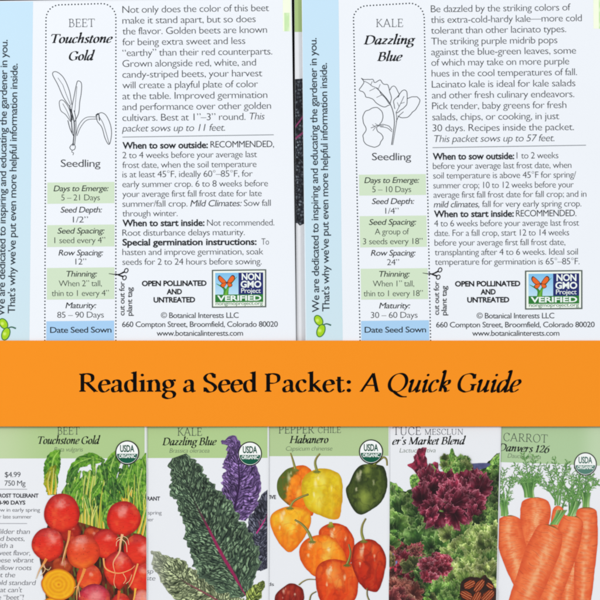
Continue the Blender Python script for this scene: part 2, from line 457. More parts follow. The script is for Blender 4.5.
# ------------------------------------------------------------------ packet backs (top row)
GB = 'seed packets lying face down above the banner'
def L(a, b):  # linear edge from a at y=0 to b at y=340
    return lambda y: a + (b - a) * np.asarray(y, float) / 340.0

wv1 = wav(1.0, 95, 120, 3); wv2 = wav(1.0, 95, 120, 8)
P1 = Packet('seed_packet', 'back of golden beet seed packet above the banner, with a long-leaved seedling drawing', 'seed packet', GB,
            L(-24, -27), L(291.7, 296.2), lambda x: 1.0 - 0.012 * np.asarray(x, float), 402.0,
            lambda x, y: 5.8 + wv1(x, y) + 0 * x, 2.0, PAPER_B, roll=(3.0, 1.3))
P2 = Packet('seed_packet', 'back of kale seed packet above the banner, with a broad-leaved seedling drawing', 'seed packet', GB,
            L(301.7, 305.4), L(612, 616), lambda x: 0.0 - 0.014 * (np.asarray(x, float) - 290) - 3, 402.0,
            lambda x, y: 6.6 + wv2(x, y), 2.0, PAPER_B, roll=(3.0, 1.3), rolll=(1.2, .4))

def ang_at(y): return 0.75 - 0.6 * max(0.0, min(1.0, y / 320.0))

def back_packet(P, D):
    # blue strip along the left side
    b = D['band']
    x, y, F = rect((b[0], D['bt']), (b[1], D['bt'] - 0.3), (b[3], 400), (b[2], 400), 1.2)
    c = mix((200, 230, 249), (208, 230, 239), np.clip(y / 340, 0, 1)); 
    P.part('side_band', x, y, F, cols=lin(c), label='pale blue strip with two lines of vertical writing')
    # green wrap mark at the right edge
    w = D['wrap']
    x, y, F = rect((w[0], w[4]), (w[1], w[4]), (w[1] + .3, w[5]), (w[0] + .2, w[5]), 1.5)
    P.part('printed_edge_strip', x, y, F, cols=lin(mix((252, 255, 232), (244, 255, 226), fbm(x, y, 6, 3))))
    x, y, F = rect((w[2], w[6]), (w[3], w[6]), (w[3] + .3, w[5]), (w[2] + .2, w[5]), 1.2)
    P.part('printed_edge_strip', x, y, F, cols=lin(mix((204, 236, 178), (232, 250, 214), sst(.35, .75, fbm(x, y, 5, 11)))))
    # green and blue rows of the plant tag
    for q in D['rows']:
        y0, y1, xa, xb, col = q
        sl = 0.010 * (xb - xa)
        x, y, F = rect((xa, y0 + sl), (xb, y0), (xb + D['lean'] * (y1 - y0), y1), (xa + D['lean'] * (y1 - y0), y1 + sl), 4)
        P.part('tag_row_panel', x, y, F, MC(col, 0.45))
    # dotted cut line
    tl, tr, bl, br, r = D['dots']
    path = [bl]
    n = 40
    def lp(a, b_, t): return (a[0] + (b_[0] - a[0]) * t, a[1] + (b_[1] - a[1]) * t)
    path.append((tl[0] + (bl[0] - tl[0]) * r / (bl[1] - tl[1]), tl[1] + r))
    for k in range(1, 8):
        a = math.pi - k * math.pi / 16; path.append((tl[0] + r + r * math.cos(a), tl[1] + r - r * math.sin(a)))
    path.append((tl[0] + r, tl[1])); path.append((tr[0] - r, tr[1]))
    for k in range(1, 8):
        a = math.pi / 2 - k * math.pi / 16; path.append((tr[0] - r + r * math.cos(a), tr[1] + r - r * math.sin(a)))
    path.append((tr[0] + (br[0] - tr[0]) * r / (br[1] - tr[1]), tr[1] + r)); path.append(br)
    pp = np.array(path, float); Ltot = np.sum(np.hypot(*np.diff(pp, axis=0).T)); n = int(Ltot / 3.24)
    pp = resample(pp, n)
    xs, ys, fs = [], [], []
    for k, (px, py) in enumerate(pp):
        e = np.array(ell(px, py, 0.78, 0.78, 8)); xs.append(e[:, 0]); ys.append(e[:, 1]); fs.append(list(range(8 * k, 8 * k + 8)))
    P.part('dotted_cut_line', np.concatenate(xs), np.concatenate(ys), fs, MC((62, 68, 76)))
    # titles
    P.part
    text_part(P, 'crop_title', [(D['t1'][0], D['t1'][1], D['t1'][2], D['t1'][3], 12.4, {'serif': dict(th=6.5, tn=3.4, track=2), 'sl': .4})], (88, 92, 98))
    text_part(P, 'variety_title', [(q[0], q[1], q[2], q[3], 13.4, {'serif': dict(th=12, tn=3.6, italic=True), 'sl': .4}) for q in D['t2']], (34, 36, 40))
    x, y, F, cc, dz = strokes([(p, w_, w_, (70, 74, 80)) for p, w_ in D['drawing']], 0.0)
    P.part('seedling_drawing', x, y, F, MC((66, 70, 76)))
    text_part(P, 'seedling_caption', [('Seedling', D['cap'][0], D['cap'][1], D['cap'][2], 10.8, {'w': -.006})], (44, 46, 52))
    text_part(P, 'tag_writing', [(q[0], q[1], q[2], q[3], 8.4 if q[4] else 8.8, {'w': 0 if q[4] == 1 else (.004 if q[4] == 2 else -.012), 'sh': .2 if q[4] == 1 else 0, 'sl': .3}) for q in D['tag']], (36, 40, 44))
    text_part(P, 'description_writing', [(q[0], q[1], q[2], q[3], 10.3, {'w': LIGHT, 'sh': q[4] if len(q) > 4 else 0, 'sl': ang_at(q[2])}) for q in D['desc']], (58, 61, 66))
    a, b2 = D['rule']
    x, y, F = rect((a[0], a[1] - .3), (b2[0], b2[1] - .3), (b2[0], b2[1] + .3), (a[0], a[1] + .3), 3)
    P.part('rule_line', x, y, F, MC((120, 126, 132)))
    text_part(P, 'instructions_writing', [(q[0], q[1], q[2], q[3], 9.4, {'w': q[4], 'sh': q[5], 'sl': ang_at(q[2])}) for q in D['ins']], (40, 43, 48))
    text_part(P, 'pollination_note', [(q[0], q[1], q[2], q[3], 7.4, {'w': .03, 'sl': .3}) for q in D['open']], (28, 30, 34))
    text_part(P, 'address_writing', [(q[0], q[1], q[2], q[3], 8.0, {'w': -.002, 'sl': .1}) for q in D['addr']], (44, 47, 52))
    text_part(P, 'side_writing', [(q[0], q[1], q[2], q[3], q[4], {'w': .004, 'rot': q[5]}) for q in D['side']], (44, 54, 64))
    text_part(P, 'cut_out_note', [(q[0], q[1], q[2], q[3], 7.6, {'w': .004, 'rot': 90}) for q in D['cut']], (40, 43, 48))
    # scissors
    sx, sy = D['sc']
    it = [([(sx, sy + .4), (sx + 9, sy + 1.4), (sx + 15.8, sy - 1.4)], 0.5, 1.6, (30, 30, 34)), ([(sx + 6, sy), (sx + 9, sy + 1.6), (sx + 14.2, sy + 3.4)], 0.4, 1.7, (30, 30, 34))]
    for cx, cy in ((sx + 17.4, sy - 2.6), (sx + 15.6, sy + 4.6)):
        e = ell(cx, cy, 1.7, 2.2, 12, .5); e.append(e[0]); it.append((e, .9, .9, (30, 30, 34)))
    x, y, F, cc, dz = strokes(it, 0.0)
    P.part('scissors_mark', x, y, F, MC((30, 30, 34)))
    # two leaf mark
    lx, ly = D['leaf']
    for (cx, cy, rx, ry, rt) in ((lx, ly, 3.3, 5.0, -.55), (lx + 2.3, ly + 10.2, 3.4, 6.0, .35)):
        x, y, F, r, th = blob(ell(cx, cy, rx + .9, ry + .9, 14, rt), res=.6)
        root = P.part('leaf_mark', x, y, F, MC((70, 130, 60)))
        x, y, F, r, th = blob(ell(cx, cy, rx - .1, ry - .1, 14, rt), res=.5)
        P.part('leaf_fill', x, y, F, cols=lin(mix((168, 214, 24), (214, 240, 120), sst(.3, .9, 1 - np.hypot(x - cx + 1.2, y - cy) / 4))), parent=root)
    x, y, F, cc, dz = strokes([([(lx + 4, ly + 4.6), (lx + 8, ly + 3.4), (lx + 12.4, ly + 4.8)], 1.0, 1.5, (50, 110, 100))])
    P.part('leaf_mark', x, y, F, MC((62, 110, 92)))
    # certification badge
    bx0, by0, bx1, by1 = D['gmo']; W = bx1 - bx0; Hh = by1 - by0; tl_ = -0.010
    def R(u0, v0, u1, v1):
        f = lambda u, v: (bx0 + u * W, by0 + v * Hh + u * W * tl_)
        return rect(f(u0, v0), f(u1, v0), f(u1, v1), f(u0, v1), 2)
    x, y, F = R(-.012, -.015, 1.012, 1.015); bd = P.part('certification_badge', x, y, F, MC((88, 100, 92)), label='square printed badge with a butterfly and a green bar')
    x, y, F = R(.012, .018, .988, .982); P.part('badge_field', x, y, F, MC((242, 248, 240)), parent=bd)
    x, y, F = R(.05, .07, .49, .66); P.part('badge_picture', x, y, F, cols=lin(mix((120, 190, 235), (190, 225, 245), (y - by0) / Hh / .66)), parent=bd)
    x, y, F = R(.49, .07, .955, .66); P.part('badge_panel', x, y, F, MC((42, 50, 112)), parent=bd)
    x, y, F = R(.05, .66, .955, .87); P.part('badge_bar', x, y, F, MC((52, 128, 58)), parent=bd)
    f = lambda u, v: (bx0 + u * W, by0 + v * Hh + u * W * tl_)
    x, y, F, cc, dz = strokes([([f(.24, .68), f(.22, .5), f(.07, .36)], 4.2, .4, (60, 140, 50)), ([f(.26, .68), f(.30, .45), f(.46, .18)], 4.0, .4, (70, 150, 50)), ([f(.25, .68), f(.27, .56), f(.33, .42)], 3, .3, (110, 180, 60))])
    P.part('badge_grass', x, y, F, cols=lin(cc), parent=bd, dz=dz)
    wq = lambda *p: [f(*a) for a in p]
    wings = [wq((.27, .33), (.14, .14), (.10, .20), (.13, .30), (.20, .37)), wq((.27, .33), (.36, .14), (.42, .17), (.41, .27), (.34, .36)), wq((.27, .34), (.17, .36), (.15, .43), (.21, .47)), wq((.27, .34), (.36, .36), (.37, .43), (.31, .46))]
    xs, ys, fs, cs = [], [], [], []; nb = 0
    for wg in wings:
        x, y, F, r, th = blob(wg, res=.35); xs.append(x); ys.append(y); fs.append(F + nb); nb += len(x)
        cs.append(mix((238, 104, 34), (50, 26, 24), sst(.72, .9, r)))
    P.part('badge_butterfly', np.concatenate(xs), np.concatenate(ys), np.concatenate(fs), cols=lin(np.concatenate(cs)), parent=bd, dz=np.concatenate([np.full(len(a_), .004 * k) for k, a_ in enumerate(xs)]))
    px = lambda u: bx0 + u * W
    py = lambda v: by0 + v * Hh + tl_ * W * .7
    k_ = Hh / 38.0
    text_part(P, 'badge_lettering', [('NON', px(.55), py(.265), px(.905), 9.4 * k_, {'w': .03}), ('GMO', px(.53), py(.47), px(.92), 9.4 * k_, {'w': .03}), ('Project', px(.54), py(.62), px(.91), 7.0 * k_, {'w': 0}),
                                     ('VERIFIED', px(.09), py(.835), px(.92), 7.6 * k_, {'w': .026, 'sl': .5})], (240, 248, 244), parent=bd)
    text_part(P, 'badge_lettering', [('nongmoproject.org', px(.06), py(.955), px(.95), 5.2 * k_, {'w': 0, 'sl': .5})], (60, 120, 66), parent=bd)

LI, BO, NO = LIGHT, BOLD, -0.006
X1 = 122.6
D1 = dict(band=(-24, 33.2, -27, 29.0), bt=1.9, wrap=(282.8, 290.6, 284.2, 289.6, -1.5, 31.5, 13), lean=-.003,
  rows=[(182, 203.2, 47.6, 114.6, (212, 230, 202)), (224.6, 246.4, 47.4, 114.6, (211, 229, 201)), (267.4, 299, 47.2, 114.5, (211, 229, 201)), (320.6, 400, 46.6, 114.3, (170, 209, 244))],
  dots=((46.2, 5), (116.0, 3.8), (44.8, 399), (116.0, 399), 14),
  t1=('BEET', 69, 27.2, 95), t2=[('Touchstone', 51.3, 43.2, 113), ('Gold', 69, 60.4, 95.2)],
  cap=(61, 167, 100.6),
  drawing=[],
  tag=[('Days to Emerge:', 53.8, 191.4, 108, 1), ('5 – 21 Days', 61.5, 200.6, 100, 0), ('Seed Depth:', 60.6, 212.7, 101.5, 1), ('1/2”', 73.2, 222.6, 88.2, 0),
       ('Seed Spacing:', 57.5, 233.7, 104, 1), ('1 seed every 4”', 54.7, 243.3, 105.4, 0), ('Row Spacing:', 58.7, 255.6, 102.6, 1), ('12”', 75.7, 264.6, 86.4, 0),
       ('Thinning:', 65.5, 276.7, 96.6, 1), ('When 2” tall,', 59, 286.4, 102, 0), ('thin to 1 every 4”', 51.9, 296.2, 109, 0), ('Maturity:', 65.7, 308.2, 95.8, 1), ('85 – 90 Days', 57.5, 317.8, 104, 0), ('Date Seed Sown', 50.4, 332.8, 111.6, 2)],
  desc=[('Not only does the color of this beet', X1, 13.2, 269), ('make it stand apart, but so does', X1, 24, 255.7), ('the flavor. Golden beets are known', X1, 34.8, 267), ('for being extra sweet and less', X1, 45.6, 245.3),
        ('“earthy” than their red counterparts.', X1, 56.4, 272.3), ('Grown alongside red, white, and', X1, 67.2, 256), ('candy-striped beets, your harvest', X1, 78, 262.3), ('will create a playful plate of color', X1, 88.7, 258),
        ('at the table. Improved germination', X1, 99.6, 267.3), ('and performance over other golden', X1, 110.4, 271), ('cultivars. Best at 1”–3” round.', X1, 121.2, 245.5), ('This', 248.5, 119.8, 264, .2), ('packet sows up to 11 feet.', X1, 131.8, 225, .2)],
  rule=((122.6, 137.2), (273.7, 134.9)),
  ins=[('When to sow outside:', X1, 148.8, 208, BO, 0), ('RECOMMENDED,', 210.6, 147.7, 274, NO, 0), ('2 to 4 weeks before your average last', X1, 158.4, 257, LI, 0), ('frost date, when the soil temperature', X1, 168.2, 256.5, LI, 0),
       ('is at least 45°F, ideally 60°–85°F, for', X1, 177.6, 252.7, LI, 0), ('early summer crop. 6 to 8 weeks before', X1, 187.4, 268, LI, 0), ('your average first fall frost date for late', X1, 197.2, 261.7, LI, 0), ('summer/fall crop.', X1, 207, 187.5, LI, 0), ('Mild Climates:', 190.4, 206.6, 241, NO, .2), ('Sow fall', 244, 206.2, 270.7, LI, 0),
       ('through winter.', X1, 216.6, 177.7, LI, 0), ('When to start inside:', X1, 226.3, 204.6, BO, 0), ('Not recommended.', 207.2, 225.9, 274.3, LI, 0), ('Root disturbance delays maturity.', X1, 235.9, 244.8, LI, 0),
       ('Special germination instructions:', X1, 245.5, 256.6, BO, 0), ('To', 261.5, 244.8, 269, LI, 0), ('hasten and improve germination, soak', X1, 255.2, 263.3, LI, 0), ('seeds for 2 to 24 hours before sowing.', X1, 265, 261.7, LI, 0)],
  open=[('OPEN POLLINATED', 142, 286, 206.6), ('AND', 166.8, 294.2, 182), ('UNTREATED', 153.7, 302.4, 195.2)],
  addr=[('© Botanical Interests LLC', 161, 318, 238.7), ('660 Compton Street, Broomfield, Colorado 80020', 122.3, 327, 277.8), ('www.botanicalinterests.com', 156.8, 335.8, 243)],
  side=[('We are dedicated to inspiring and educating the gardener in you.', 4.9, 316, 276, 10.4, 89.4), ("That's why we've put even more helpful information inside.", 15.2, 313.4, 249.6, 10.4, 89.4)],
  cut=[('cut out for', 124.6, 315.6, 34, 7.6), ('plant tag', 132.2, 315.8, 28.6, 7.6)], sc=(109, 273.2), leaf=(3.8, 323.6), gmo=(212.6, 270.4, 265.6, 307.2))

def tr(o, sc, pts): return [(o[0] + a / sc, o[1] + b / sc) for a, b in pts]
q1 = lambda *p: tr((0, 0), 3.529, p)
D1['drawing'] = [(q1((258, 515), (262, 470), (262, 430), (250, 385)), 1.0), (q1((264, 512), (268, 470), (268, 420), (262, 390)), .6), (q1((249, 380), (225, 345), (205, 300), (186, 262), (200, 254), (225, 275), (245, 320), (254, 370)), .6),
  (q1((222, 300), (235, 335), (250, 372)), .4), (q1((205, 275), (222, 300)), .35),
  (q1((256, 425), (254, 385), (262, 340), (270, 300), (276, 286), (288, 295), (287, 330), (282, 360), (278, 400), (264, 430)), .6), (q1((272, 305), (268, 350), (264, 400)), .35),
  (q1((250, 430), (232, 405), (215, 390), (210, 360), (222, 354), (238, 372), (250, 400), (254, 425)), .55), (q1((246, 372), (250, 400), (256, 470)), .9), (q1((240, 425), (248, 455), (260, 480)), .7), (q1((222, 366), (238, 395), (252, 430)), .4),
  (q1((268, 478), (280, 440), (305, 415), (345, 413)), .5), (q1((272, 480), (286, 448), (308, 424), (345, 420)), .5),
  (q1((345, 405), (358, 398), (375, 408), (390, 440), (394, 475), (386, 510), (372, 490), (360, 450), (345, 430), (340, 412), (345, 405)), .6), (q1((350, 412), (366, 440), (386, 508)), .45), (q1((338, 408), (348, 402), (352, 426)), .9),
  (q1((250, 515), (247, 522), (254, 530), (264, 527), (266, 516), (258, 508), (250, 515)), .6), (q1((256, 530), (254, 537), (260, 540), (258, 548)), .5)]

D2 = dict(band=(302.2, 338.4, 306, 343.4), bt=-4, wrap=(592.9, 611, 598.4, 611, -8, 29, -8), lean=.018,
  rows=[(174.2, 195, 358.9, 425.6, (212, 230, 202)), (215.6, 246.8, 359.6, 426.2, (212, 230, 202)), (268.2, 299, 360.6, 427.4, (212, 230, 202)), (320.2, 400, 361, 428.8, (172, 210, 243))],
  dots=((353.2, 6), (423.8, 3.6), (361.2, 399), (431.6, 399), 14),
  t1=('KALE', 376.2, 27.4, 403), t2=[('Dazzling', 363.6, 44.6, 415.4), ('Blue', 377, 61.2, 402.6)],
  cap=(371.9, 160.4, 411), drawing=[],
  tag=[('Days to Emerge:', 364.3, 183.2, 418.4, 1), ('5 – 10 Days', 372.2, 192.4, 411, 0), ('Seed Depth:', 371.6, 204.2, 413.4, 1), ('1/4”', 385.3, 213.9, 398.5, 0), ('Seed Spacing:', 368.7, 225, 415.4, 1), ('A group of', 374.8, 234.6, 409, 0), ('3 seeds every 18”', 362.9, 244.4, 422.4, 0),
       ('Row Spacing:', 370.8, 255.8, 414.8, 1), ('24”', 387, 265.2, 399, 0), ('Thinning:', 378, 276.8, 409, 1), ('When 1” tall,', 372.8, 286.6, 414, 0), ('thin to 1 every 18”', 363.5, 296.4, 422.7, 0), ('Maturity:', 379, 308.4, 409.4, 1), ('30 – 60 Days', 370.8, 318, 417.4, 0), ('Date Seed Sown', 364.6, 332.6, 425.9, 2)],
  desc=[('Be dazzled by the striking colors of', 430.8, 12.6, 570.3), ('this extra-cold-hardy kale—more cold', 430.8, 23.4, 581.4), ('tolerant than other lacinato types.', 430.9, 34.1, 565.8), ('The striking purple midrib pops', 431, 45, 557), ('against the blue-green leaves, some', 431.1, 55.6, 575.7), ('of which may take on more purple', 431.2, 66.2, 568.8),
        ('hues in the cool temperatures of fall.', 431.5, 77, 576.6), ('Lacinato kale is ideal for kale salads', 431.7, 88, 575), ('and other fresh culinary endeavors.', 431.8, 98.8, 573.9), ('Pick tender, baby greens for fresh', 432, 109.6, 566), ('salads, chips, or cooking, in just', 432.2, 120.6, 558.9), ('30 days. Recipes inside the packet.', 432.4, 131.6, 573.6), ('This packet sows up to 57 feet.', 432.8, 142.4, 554, .2)],
  rule=((432.4, 147.8), (585.6, 145.4)),
  ins=[('When to sow outside:', 432.6, 159.8, 514, BO, 0), ('1 to 2 weeks', 516.4, 158.8, 558, LI, 0), ('before your average last frost date, when', 432.8, 169.2, 571, LI, 0), ('soil temperature is above 45°F for spring/', 433, 178.8, 575.7, LI, 0), ('summer crop; 10 to 12 weeks before your', 433.2, 188.6, 573.3, LI, 0), ('average first fall frost date for fall crop; and in', 433.4, 198, 586, LI, 0),
       ('mild climates,', 433.6, 207.6, 479, NO, .2), ('fall for very early spring crop.', 482, 207.2, 581, LI, 0), ('When to start inside:', 433.8, 217.2, 513.6, BO, 0), ('RECOMMENDED.', 515.8, 216.6, 576, NO, 0), ('4 to 6 weeks before your average last frost', 434, 226.6, 578.7, LI, 0), ('date. For a fall crop, start 12 to 14 weeks', 434.2, 236.2, 568.8, LI, 0), ('before your average first fall frost date,', 434.4, 245.8, 565, LI, 0),
       ('transplanting after 4 to 6 weeks. Ideal soil', 434.6, 255.4, 577.5, LI, 0), ('temperature for germination is 65°–85°F.', 434.8, 265, 579.2, LI, 0)],
  open=[('OPEN POLLINATED', 454.8, 286.4, 520), ('AND', 480.4, 294.4, 495.4), ('UNTREATED', 467, 302.4, 509)],
  addr=[('© Botanical Interests LLC', 476.4, 318.4, 554), ('660 Compton Street, Broomfield, Colorado 80020', 436, 327.4, 594.3), ('www.botanicalinterests.com', 472, 335.8, 559)],
  side=[('We are dedicated to inspiring and educating the gardener in you.', 319.3, 312.2, 274, 10.4, 90.6), ("That's why we've put even more helpful information inside.", 329.4, 311.4, 248.2, 10.4, 90.6)],
  cut=[('cut out for', 438.8, 315, 33.6, 7.6), ('plant tag', 446.4, 315.4, 29.6, 7.6)], sc=(422.5, 272.6), leaf=(318.6, 320.4), gmo=(525.4, 271.2, 581.4, 309))
q2 = lambda *p: tr((290, 0), 3.529, p)
D2['drawing'] = [(q2((358, 512), (364, 470), (368, 430), (362, 390), (345, 355), (305, 310)), .7), (q2((362, 512), (370, 465), (376, 425), (374, 395)), .5),
  (q2((350, 372), (330, 378), (305, 366), (290, 350), (268, 345), (262, 328), (246, 320), (254, 305), (262, 292), (252, 278), (275, 284), (290, 282), (300, 290), (318, 282), (330, 296), (345, 300), (350, 325), (356, 345), (352, 372)), .6),
  (q2((262, 288), (285, 300), (310, 318), (335, 345), (350, 368)), .5), (q2((285, 300), (290, 288)), .4), (q2((310, 318), (318, 298)), .4), (q2((300, 312), (280, 322)), .4), (q2((325, 335), (305, 345)), .4),
  (q2((350, 320), (362, 305), (375, 310), (384, 330), (380, 345)), .55),
  (q2((370, 385), (366, 360), (380, 340), (395, 322), (410, 318), (415, 340), (414, 368), (400, 380), (385, 395), (374, 400)), .6), (q2((374, 398), (388, 370), (402, 340)), .45), (q2((390, 366), (404, 362)), .4), (q2((384, 376), (378, 362)), .4),
  (q2((412, 350), (430, 342), (450, 342), (460, 356), (452, 372), (444, 390), (428, 402), (412, 414), (392, 416), (380, 410)), .6), (q2((374, 430), (384, 410), (400, 395)), .5),
  (q2((330, 445), (312, 445), (304, 455), (322, 475), (326, 495), (310, 514), (288, 518), (266, 508), (256, 488), (264, 465), (270, 450), (262, 435), (258, 410), (272, 390), (292, 382), (315, 384), (328, 400), (326, 425), (316, 440)), .6),
  (q2((360, 460), (345, 445), (325, 440), (300, 448), (285, 452)), .55), (q2((360, 466), (342, 452), (318, 448)), .5), (q2((300, 448), (290, 440)), .4), (q2((302, 449), (292, 462)), .4), (q2((312, 445), (300, 436)), .4)]
_dr = []
for k_, (p, w_) in enumerate(D2['drawing']):
    if len(p) >= 5 and k_ > 1:
        Q = resample(cr(p, 6), max(8, int(sum(math.dist(p[i], p[i + 1]) for i in range(len(p) - 1)) / 1.5))); i_ = np.arange(len(Q)) * 1.5
        fade = np.sin(np.linspace(0, math.pi, len(Q))) ** .3
        Q = Q + np.stack([(vn(i_, i_ * 0, 4, 50 + k_) - .5), (vn(i_, i_ * 0 + 9, 4, 60 + k_) - .5)], -1) * 1.7 * fade[:, None]; p = Q.tolist()
    _dr.append((p, w_))
D2['drawing'] = _dr
back_packet(P1, D1); back_packet(P2, D2)

# ------------------------------------------------------------------ the kale front glimpsed in the gap
def kale_col(x, y, sfn, base=(112, 138, 104), dark=(24, 36, 34), sc=2.7, seed=1, rib=(150, 40, 90), warp=1.4, ribw=.035, vein=.55):
    xx = x + (fbm(x, y, 6, seed + 3) - .5) * warp * 3; yy = y + (fbm(x, y, 6, seed + 4) - .5) * warp * 3
    f1, f2, cid = worley(xx, yy * .85, sc, seed)
    e = sst(.02, .42, f2 - f1)
    lite = np.clip(1.15 - f1 * 1.1 - .35 * ((yy - np.floor(yy / sc) * sc) / sc), 0, 1) * (.55 + .6 * cid)
    c = mix(dark, base, e * lite)
    c = mix(c, np.array(base) * 1.35 + 14, sst(.6, 1.0, lite * e) * .55)
    g1, g2, gi = worley(xx + 3 * (fbm(x, y, 5, seed + 6) - .5), yy, sc * 3.1, seed + 60)
    c = c * (.5 + .5 * sst(0, .16, g2 - g1))[:, None]
    c = c * (0.8 + .5 * fbm(x, y, 14, seed + 8))[:, None]
    return c

U = Packet('seed_packet', 'kale seed packet lying face up beneath, glimpsed in the slit between two packet backs', 'seed packet', None,
           L(294.3, 296.6), L(470, 472), lambda x: -6.0 + 0 * np.asarray(x, float), 398.0, lambda x, y: 2.0 + 0 * x, 1.8, PAPER_F, roll=(2, .6), rolll=(.2, .05))
x, y, F = rect((294.3, -6), (330, -6), (330, 31.7), (294.5, 31.7), 2)
U.part('header_band', x, y, F, MC((176, 202, 136), .4))
x, y, F = rect((294.6, 79), (330, 76), (330, 224), (294.8, 224), .4)
k = y
c = kale_col(x, y, None, (104, 112, 118), (22, 24, 32), 3.2, 31)
for (ya, yb2) in ((128, 117), (139, 133)):
    yl = ya + (yb2 - ya) * (x - 294.5) / 8
    c = mix(c, (150, 60, 110), 1 - sst(.6, 1.6, np.abs(y - yl)))
y2 = y + (sst(215, 224, y)) * (vn(x, x * 0, 3, 5) - .5) * 5
U.part('printed_kale_leaf', x, y2, F, cols=lin(c))

# ------------------------------------------------------------------ bottom row of packet fronts
GF = 'seed packets lying face up below the banner'
def edge(xa, ya, xb, yb): return lambda y: xa + (xb - xa) * (np.asarray(y, float) - ya) / (yb - ya)
def front(label, xl, xr, yb, yt, seed, paper, tilt=2.7, roll=(4.2, 1.9)):
    xlm = xl(520); W = xr(520) - xlm
    wv = wav(0.5, 60, 90, seed)
    hf = lambda x, y: 2.2 + tilt * np.clip((x - xlm) / W, -.05, 1.05) + wv(x, y)
    return Packet('seed_packet', label, 'seed packet', GF, xl, xr, lambda x: yt + 0 * np.asarray(x, float), yb, hf, 1.6, paper, roll=roll)
F1_ = front('golden beet seed packet front showing round red beets and a sliced yellow beet', edge(-22, 426, -22, 600), edge(147.3, 426, 147.4, 600), 668, 410, 1, PAPER_F)
F2_ = front('kale seed packet front showing crinkled dark green and purple leaves', edge(110, 426, 110, 600), edge(269.2, 426, 269, 600), 668, 410, 2, PAPER_F)
F3_ = front('chile pepper seed packet front showing yellow, orange, red and dark green peppers', edge(232, 426, 232, 600), edge(390, 426, 389.6, 600), 668, 410, 3, PAPER_F)
F4_ = front('lettuce mix seed packet front with a pale header, showing burgundy and green salad leaves', edge(352, 426, 352, 600), edge(501.6, 426, 497.2, 600), 668, 410, 4, PAPER_F)
F5_ = front('carrot seed packet front, rightmost in the lower row, showing orange carrots with feathery tops', edge(466, 426, 461, 600), edge(622, 426, 617, 600), 668, 408, 5, PAPER_C, tilt=1.5)

def header(P, y0, y1, col, slope=0.0, xl=None, xr=None, c2=None):
    xa = P.xl(430) + .5 if xl is None else xl; xb = P.xr(430) if xr is None else xr
    x, y, F = rect((xa, 411), (xb, 411), (xb, y1 + slope), (xa, y0), 3)
    c = np.tile(np.array(col, float), (len(x), 1)) if c2 is None else mix(col, c2, sst(xa + 15, xa + 75, x))
    P.part('header_band', x, y, F, cols=lin(c), label='pale green printed header')

def seal(P, cx, cy, r, fade=0):  # fade lifts the inks toward pale grey, as glare washes them out
    g = tuple(int(v + (205 - v) * fade) for v in (24, 92, 70)); k = tuple(int(v + (205 - v) * fade * .6) for v in (28, 32, 30))
    x, y, F, rr, t = blob(ell(cx, cy, r, r * 1.02, 24), (cx, cy), .8); root = P.part('organic_seal', x, y, F, MC(k), label='round green and white printed seal')
    x, y, F, rr, t = blob(ell(cx, cy, r * .91, r * .93, 24), (cx, cy), .8); P.part('seal_field', x, y, F, MC((246, 248, 246)), parent=root)
    R2 = r * .86
    arc = [(cx + R2 * math.cos(a), cy + 1.0 + (R2 - .6) * math.sin(a)) for a in np.linspace(math.asin(.02), math.pi - .02, 20)]
    x, y, F, rr, t = blob(arc, (cx, cy + R2 * .4), .8, smooth=False); P.part('seal_lower_half', x, y, F, MC(g), parent=root)
    text_part(P, 'seal_lettering', [('USDA', cx - r * .60, cy - .8, cx + r * .60, r * .80, {'w': .03})], tuple(int(v * .9) for v in g), parent=root)
    text_part(P, 'seal_lettering', [('ORGANIC', cx - r * .70, cy + r * .44, cx + r * .70, r * .42, {'w': .03})], (240, 246, 242), parent=root)
def titles(P, top, mid, latin, slt=.2, tc=(70, 78, 72), mc=(30, 34, 32)):
    text_part(P, 'crop_title', [(q[0], q[1], q[2], q[3], q[4], {'serif': dict(th=7, tn=3.6, track=2), 'sl': slt}) for q in top], tc)
    text_part(P, 'variety_title', [(mid[0], mid[1], mid[2], mid[3], 11.2, {'serif': dict(th=12, tn=3.8, italic=True), 'sl': slt})], mc)
    text_part(P, 'latin_name', [(latin[0], latin[1], latin[2], latin[3], 6.6, {'w': -.016, 'sh': .22, 'sl': slt})], (96, 112, 92))

for q_, m_ in ((F1_, .9), (F2_, 1.7), (F3_, 1.5), (F4_, 1.3)): q_.margin = m_  # prints stop short: bare bright paper stands in for glare on the fold
# ---- beet packet
header(F1_, 458.6, 458.2, (194, 214, 166), c2=(176, 204, 142))  # lighter left part: light from the left put into the header colour
titles(F1_, [('BEET', 57.4, 434.6, 79.6, 11.6)], ('Touchstone Gold', 37.8, 443.9, 100.4), ('Beta vulgaris', 54, 451.6, 82.5), .1)
text_part(F1_, 'price_writing', [('$4.99', 4.6, 477.2, 20.4, 7.6, {'w': -.004}), ('750 Mg', 4.4, 485.8, 25.4, 7.6, {'w': -.004})], (64, 66, 74))
text_part(F1_, 'hardiness_writing', [('FROST TOLERANT', -3.6, 497.6, 38.4, 5.6, {'w': .026}), ('68-90 DAYS', -5, 504.6, 25.2, 5.6, {'w': .026})], (50, 50, 58))
text_part(F1_, 'season_writing', [('Sow in early spring', -6, 511.8, 40, 5.6, {'w': -.01}), ('or late summer', -4, 518.6, 31.5, 5.6, {'w': -.01})], (90, 90, 98))
for yy in (489.3, 523.6):
    x, y, F = rect((-18, yy - .25), (27, yy - .25), (27, yy + .25), (-18, yy + .25), 4); F1_.part('rule_line', x, y, F, MC((150, 150, 158)))
